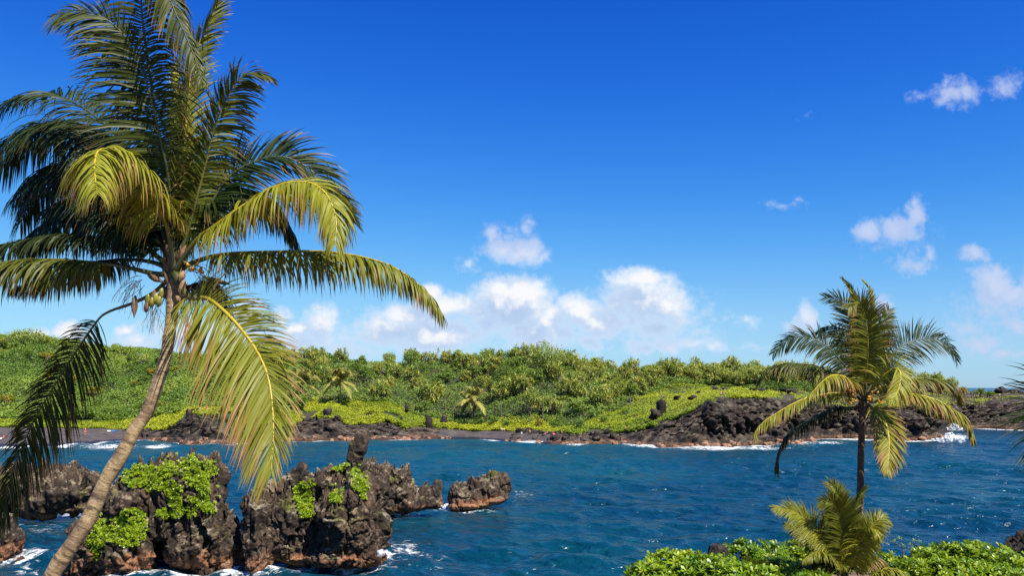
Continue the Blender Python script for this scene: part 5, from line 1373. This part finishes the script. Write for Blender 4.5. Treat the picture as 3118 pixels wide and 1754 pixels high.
def people():
    mats = {k: plain_mat('cloth_' + k, c, .8) for k, c in dict(white=(.80,.80,.80), red=(.62,.06,.04), pink=(.65,.12,.20), teal=(.05,.22,.30), black=(.02,.02,.025), orange=(.65,.22,.06), tan=(.55,.40,.22), blue=(.03,.16,.62), yellow=(.7,.5,.1)).items()}
    skin = plain_mat('person_skin', (.55, .30, .20), .6, (.48, .25, .16)); hairm = plain_mat('dark_hair', (.04, .025, .015), .6)  # skin tone varied by noise, and dark hair
    stand, sit = skin_body(STAND, SE, 'person'), skin_body(SIT, SE, 'person')
    def shell(J, pairs, grow, name):
        b = Bag()
        for (i, j, f0, f1) in pairs:
            p, q = np.array(J[i][:3]), np.array(J[j][:3]); r0, r1 = J[i][3] * grow, J[j][3] * grow
            a, c = p + (q - p) * f0, p + (q - p) * f1
            V, Fq, _ = tube(np.array([a, (a + c) / 2, c]), np.array([r0, (r0 + r1) / 2, r1]), 8); b.add(V, Fq)
        return b.mesh(name, True)
    def hair(J):
        b = Bag(); c = np.array(J[5][:3]) + (0, .02, .01); ellipsoid(b, c, (0, .35, 1), .20, .11); return b.mesh('hair', True)
    SH = {}
    for nm, J in (('stand', STAND), ('sit', SIT)):
        SH[nm] = (shell(J, ((0,1,0,1),(1,2,0,1.15),(2,6,.3,1.1),(2,10,.3,1.1),(6,7,0,.6),(10,11,0,.6)), 1.22, 'shirt'), shell(J, ((0,1,-.1,.4),(0,14,0,1),(14,15,0,.75),(0,18,0,1),(18,19,0,.75)), 1.25, 'shorts'), hair(J))
    def person(px, py, pose, rz, shirt, shorts, label, Y=None, s=None, hat=None):
        sh = np.linspace(.9, 5.3, 500); P = terr(np.full(500, float(px)), sh)
        v = (P[:, 2] - H) / P[:, 1]; want = tangent_px(px, py)[1]
        k = np.argmin(np.abs(v - want)) if s is None else np.argmin(np.abs(sh - s))
        e = obj('person', stand if pose == 'stand' else sit, skin, None, Vector(P[k]) + Vector((0, 0, .02)))
        e.rotation_euler = (0, 0, rz); e.scale = (1.05,) * 3; tag(e, label, 'person', 'people across the bay')
        a, b, c = SH[pose]
        def kid(nm, me, mt):
            m2 = me.copy(); m2.materials.clear(); m2.materials.append(mt); obj(nm, m2, None, e, Vector((0, 0, 0)))
        if shirt: kid('shirt', a, mats[shirt])
        kid('shorts', b, mats[shorts]); kid('hat' if hat else 'hair', c, mats[hat] if hat else hairm)
    person(266, 1326, 'stand', .3, 'red', 'orange', 'person in red with a white hat standing on the left part of the black beach', hat='white')
    person(612, 1246, 'stand', 1.2, 'white', 'white', 'person dressed in white walking along the green bank', s=3.15)
    person(582, 1247, 'stand', -.5, 'red', 'black', 'person in red half hidden by plants, left of the one in white', s=3.1)
    person(633, 1243, 'stand', .8, 'pink', 'teal', 'person in pale pink half hidden by plants, right of the one in white', s=3.25)
    person(1588, 1334, 'stand', 3.0, 'white', 'teal', 'person in a white top standing at the edge of the pebbly shore')
    person(1613, 1318, 'sit', .5, None, 'orange', 'bare chested person sitting on the beach beside a pale towel')
    person(1665, 1322, 'sit', -1.0, 'pink', 'red', 'person in pink and red sitting on the beach')
    person(1711, 1321, 'sit', 1.2, None, 'black', 'sunbather at the right end of the black beach')
    person(1903, 1306, 'stand', -.4, None, 'orange', 'tanned person standing in the greenery below the meadow', s=2.95)
    person(2195, 1212, 'stand', .6, 'tan', 'black', 'left of two persons standing on the cliff top')
    person(2203, 1211, 'stand', -.6, 'orange', 'teal', 'right of two persons standing on the cliff top, bare shouldered')
    person(3006, 1201, 'sit', .2, 'tan', 'pink', 'person with a straw coloured top on the lava point below the bush', hat='yellow')
    person(3026, 1210, 'sit', .9, 'red', 'white', 'person in red sitting on the lava point')
    person(3043, 1213, 'stand', -.3, 'white', 'black', 'small figure in white on the lava point, right of the one in red')
    person(20, 1336, 'sit', .4, 'red', 'orange', 'person in red sitting at the far left of the black beach')
    def ground_at(px, py):
        sh = np.linspace(.9, 4, 400); P = terr(np.full(400, float(px)), sh)
        return Vector(P[np.argmin(np.abs((P[:, 2] - H) / P[:, 1] - tangent_px(px, py)[1]))])
    def towel(px, py, mat, label, rz, name='beach_towel', L=1.8):
        U, Vv = np.meshgrid(np.linspace(-L / 2, L / 2, 12), np.linspace(-.45, .45, 8)); Z = .06 + .05 * vnoise(np.stack([U * 2, Vv * 3, U * 0], -1), 3)
        top = np.stack([U, Vv, Z], -1); R, C = U.shape; idx = np.arange(R * C).reshape(R, C)
        Fq = np.stack([idx[:-1, :-1], idx[:-1, 1:], idx[1:, 1:], idx[1:, :-1]], -1).reshape(-1, 4)
        V2 = np.vstack([top.reshape(-1, 3), top.reshape(-1, 3) - (0, 0, .05)]); F2 = np.vstack([Fq, Fq[:, ::-1] + R * C])
        rim = np.r_[idx[0, :], idx[1:, -1], idx[-1, -2::-1], idx[-2:0:-1, 0]]; rn = np.roll(rim, -1)
        F2 = np.vstack([F2, np.stack([rim, rim + R * C, rn + R * C, rn], -1)])
        o = obj(name, new_mesh(name, V2, F2), mat, None, ground_at(px, py) + Vector((0, 0, .08))); o.rotation_euler = (.28, 0, rz); tag(o, label, 'towel')
    towel(350, 1314, mats['blue'], 'bright blue beach mat on the black sand left of the leaning trunk', .1, L=1.6)
    towel(338, 1314, mats['white'], 'white towel touching the bright blue beach mat', .4, L=1.0)
    towel(1622, 1318, mats['white'], 'pale towel beside the sitting person in the middle of the beach', -.2, L=1.6)
    towel(1688, 1323, mats['pink'], 'small pink towel right of the person in pink', .3, L=1.1)
    towel(8, 1337, mats['white'], 'white towel at the far left of the black beach', .2, L=1.2)
    # a pale dog
    dogm = plain_mat('pale_fur', (.72, .58, .42), .8, (.62, .46, .32))
    dj = [(0,0,.62,.13),(.32,0,.60,.15),(.55,0,.66,.12),(.68,0,.84,.085),(.80,0,.93,.09),(.96,0,.88,.045),(-.25,0,.63,.12),(-.45,0,.74,.04),(-.62,0,.92,.03),
          (.42,.11,.42,.06),(.40,.11,.22,.045),(.43,.11,.03,.045),(.42,-.11,.42,.06),(.48,-.11,.22,.045),(.46,-.11,.03,.045),(-.26,.11,.42,.08),(-.38,.11,.24,.045),(-.33,.11,.03,.045),(-.26,-.11,.42,.08),(-.30,-.11,.24,.045),(-.26,-.11,.03,.045)]
    dog = skin_body(dj, [(0,1),(1,2),(2,3),(3,4),(4,5),(0,6),(6,7),(7,8),(2,9),(9,10),(10,11),(2,12),(12,13),(13,14),(6,15),(15,16),(16,17),(6,18),(18,19),(19,20)], 'dog')
    d = obj('dog', dog, dogm, None, ground_at(1533, 1314) + Vector((0, 0, .02))); d.rotation_euler = (0, 0, 3.3); d.scale = (1.0,) * 3
    tag(d, 'pale dog standing at the back of the black beach', 'dog')
    b = Bag(); ellipsoid(b, (.76, .09, 1.0), (0, .4, 1), .14, .035); ellipsoid(b, (.76, -.09, 1.0), (0, -.4, 1), .14, .035); obj('ear', b.mesh('ear', True), dogm, d, Vector((0, 0, 0)))
people()

# ------------------------------------------------------------------ spray where the swell hits the cliffs
def spray():
    m, t, b = mat_new('sea_spray'); b.inputs['Base Color'].default_value = (.72, .76, .80, 1); b.inputs['Roughness'].default_value = .9
    t.put(b.inputs['Alpha'], t.ss(t.noise(t.node('ShaderNodeNewGeometry').outputs['Position'], 2.2, 5, .7), .42, .58, .15, .95))
    rng = np.random.default_rng(23)
    def burst(px, py, Y, w, h, n, label):
        L = []
        for i in range(n):
            x = rng.normal(0, .4); z = abs(rng.normal(0, .42)) * (1 - min(abs(x), .9)); r = rng.uniform(.10, .26) * (1.1 - .5 * min(z, 1.2))
            L.append((px + x * w, py - z * h, r * w * 1.0, r * h, rng.normal(0, .5), r * w * Y / F))
        V, N, Fq = lump_mesh(L, Y, .16, 1.0)
        V = V + N * (fbm(V * 1.6, 3, 5) * .30 + fbm(V * 5, 2, 8) * .12)[:, None]
        c = V.mean(0)
        tag(obj('wave_spray', new_mesh('wave_spray', V - c, Fq, None, True), m, None, Vector(c)), label, 'wave')
    burst(2893, 1342, 236, 34, 30, 46, 'white burst of spray at the corner of the lava cliff')
    burst(2908, 1308, 290, 26, 22, 36, 'white spray against the farther cliff behind the palm frond tip')
    burst(1172, 1686, 72, 16, 22, 16, 'small splash at the right foot of the pillar stack')
    burst(1342, 1548, 104, 18, 12, 14, 'little splash between the flat topped rock and the long low rock')
spray()
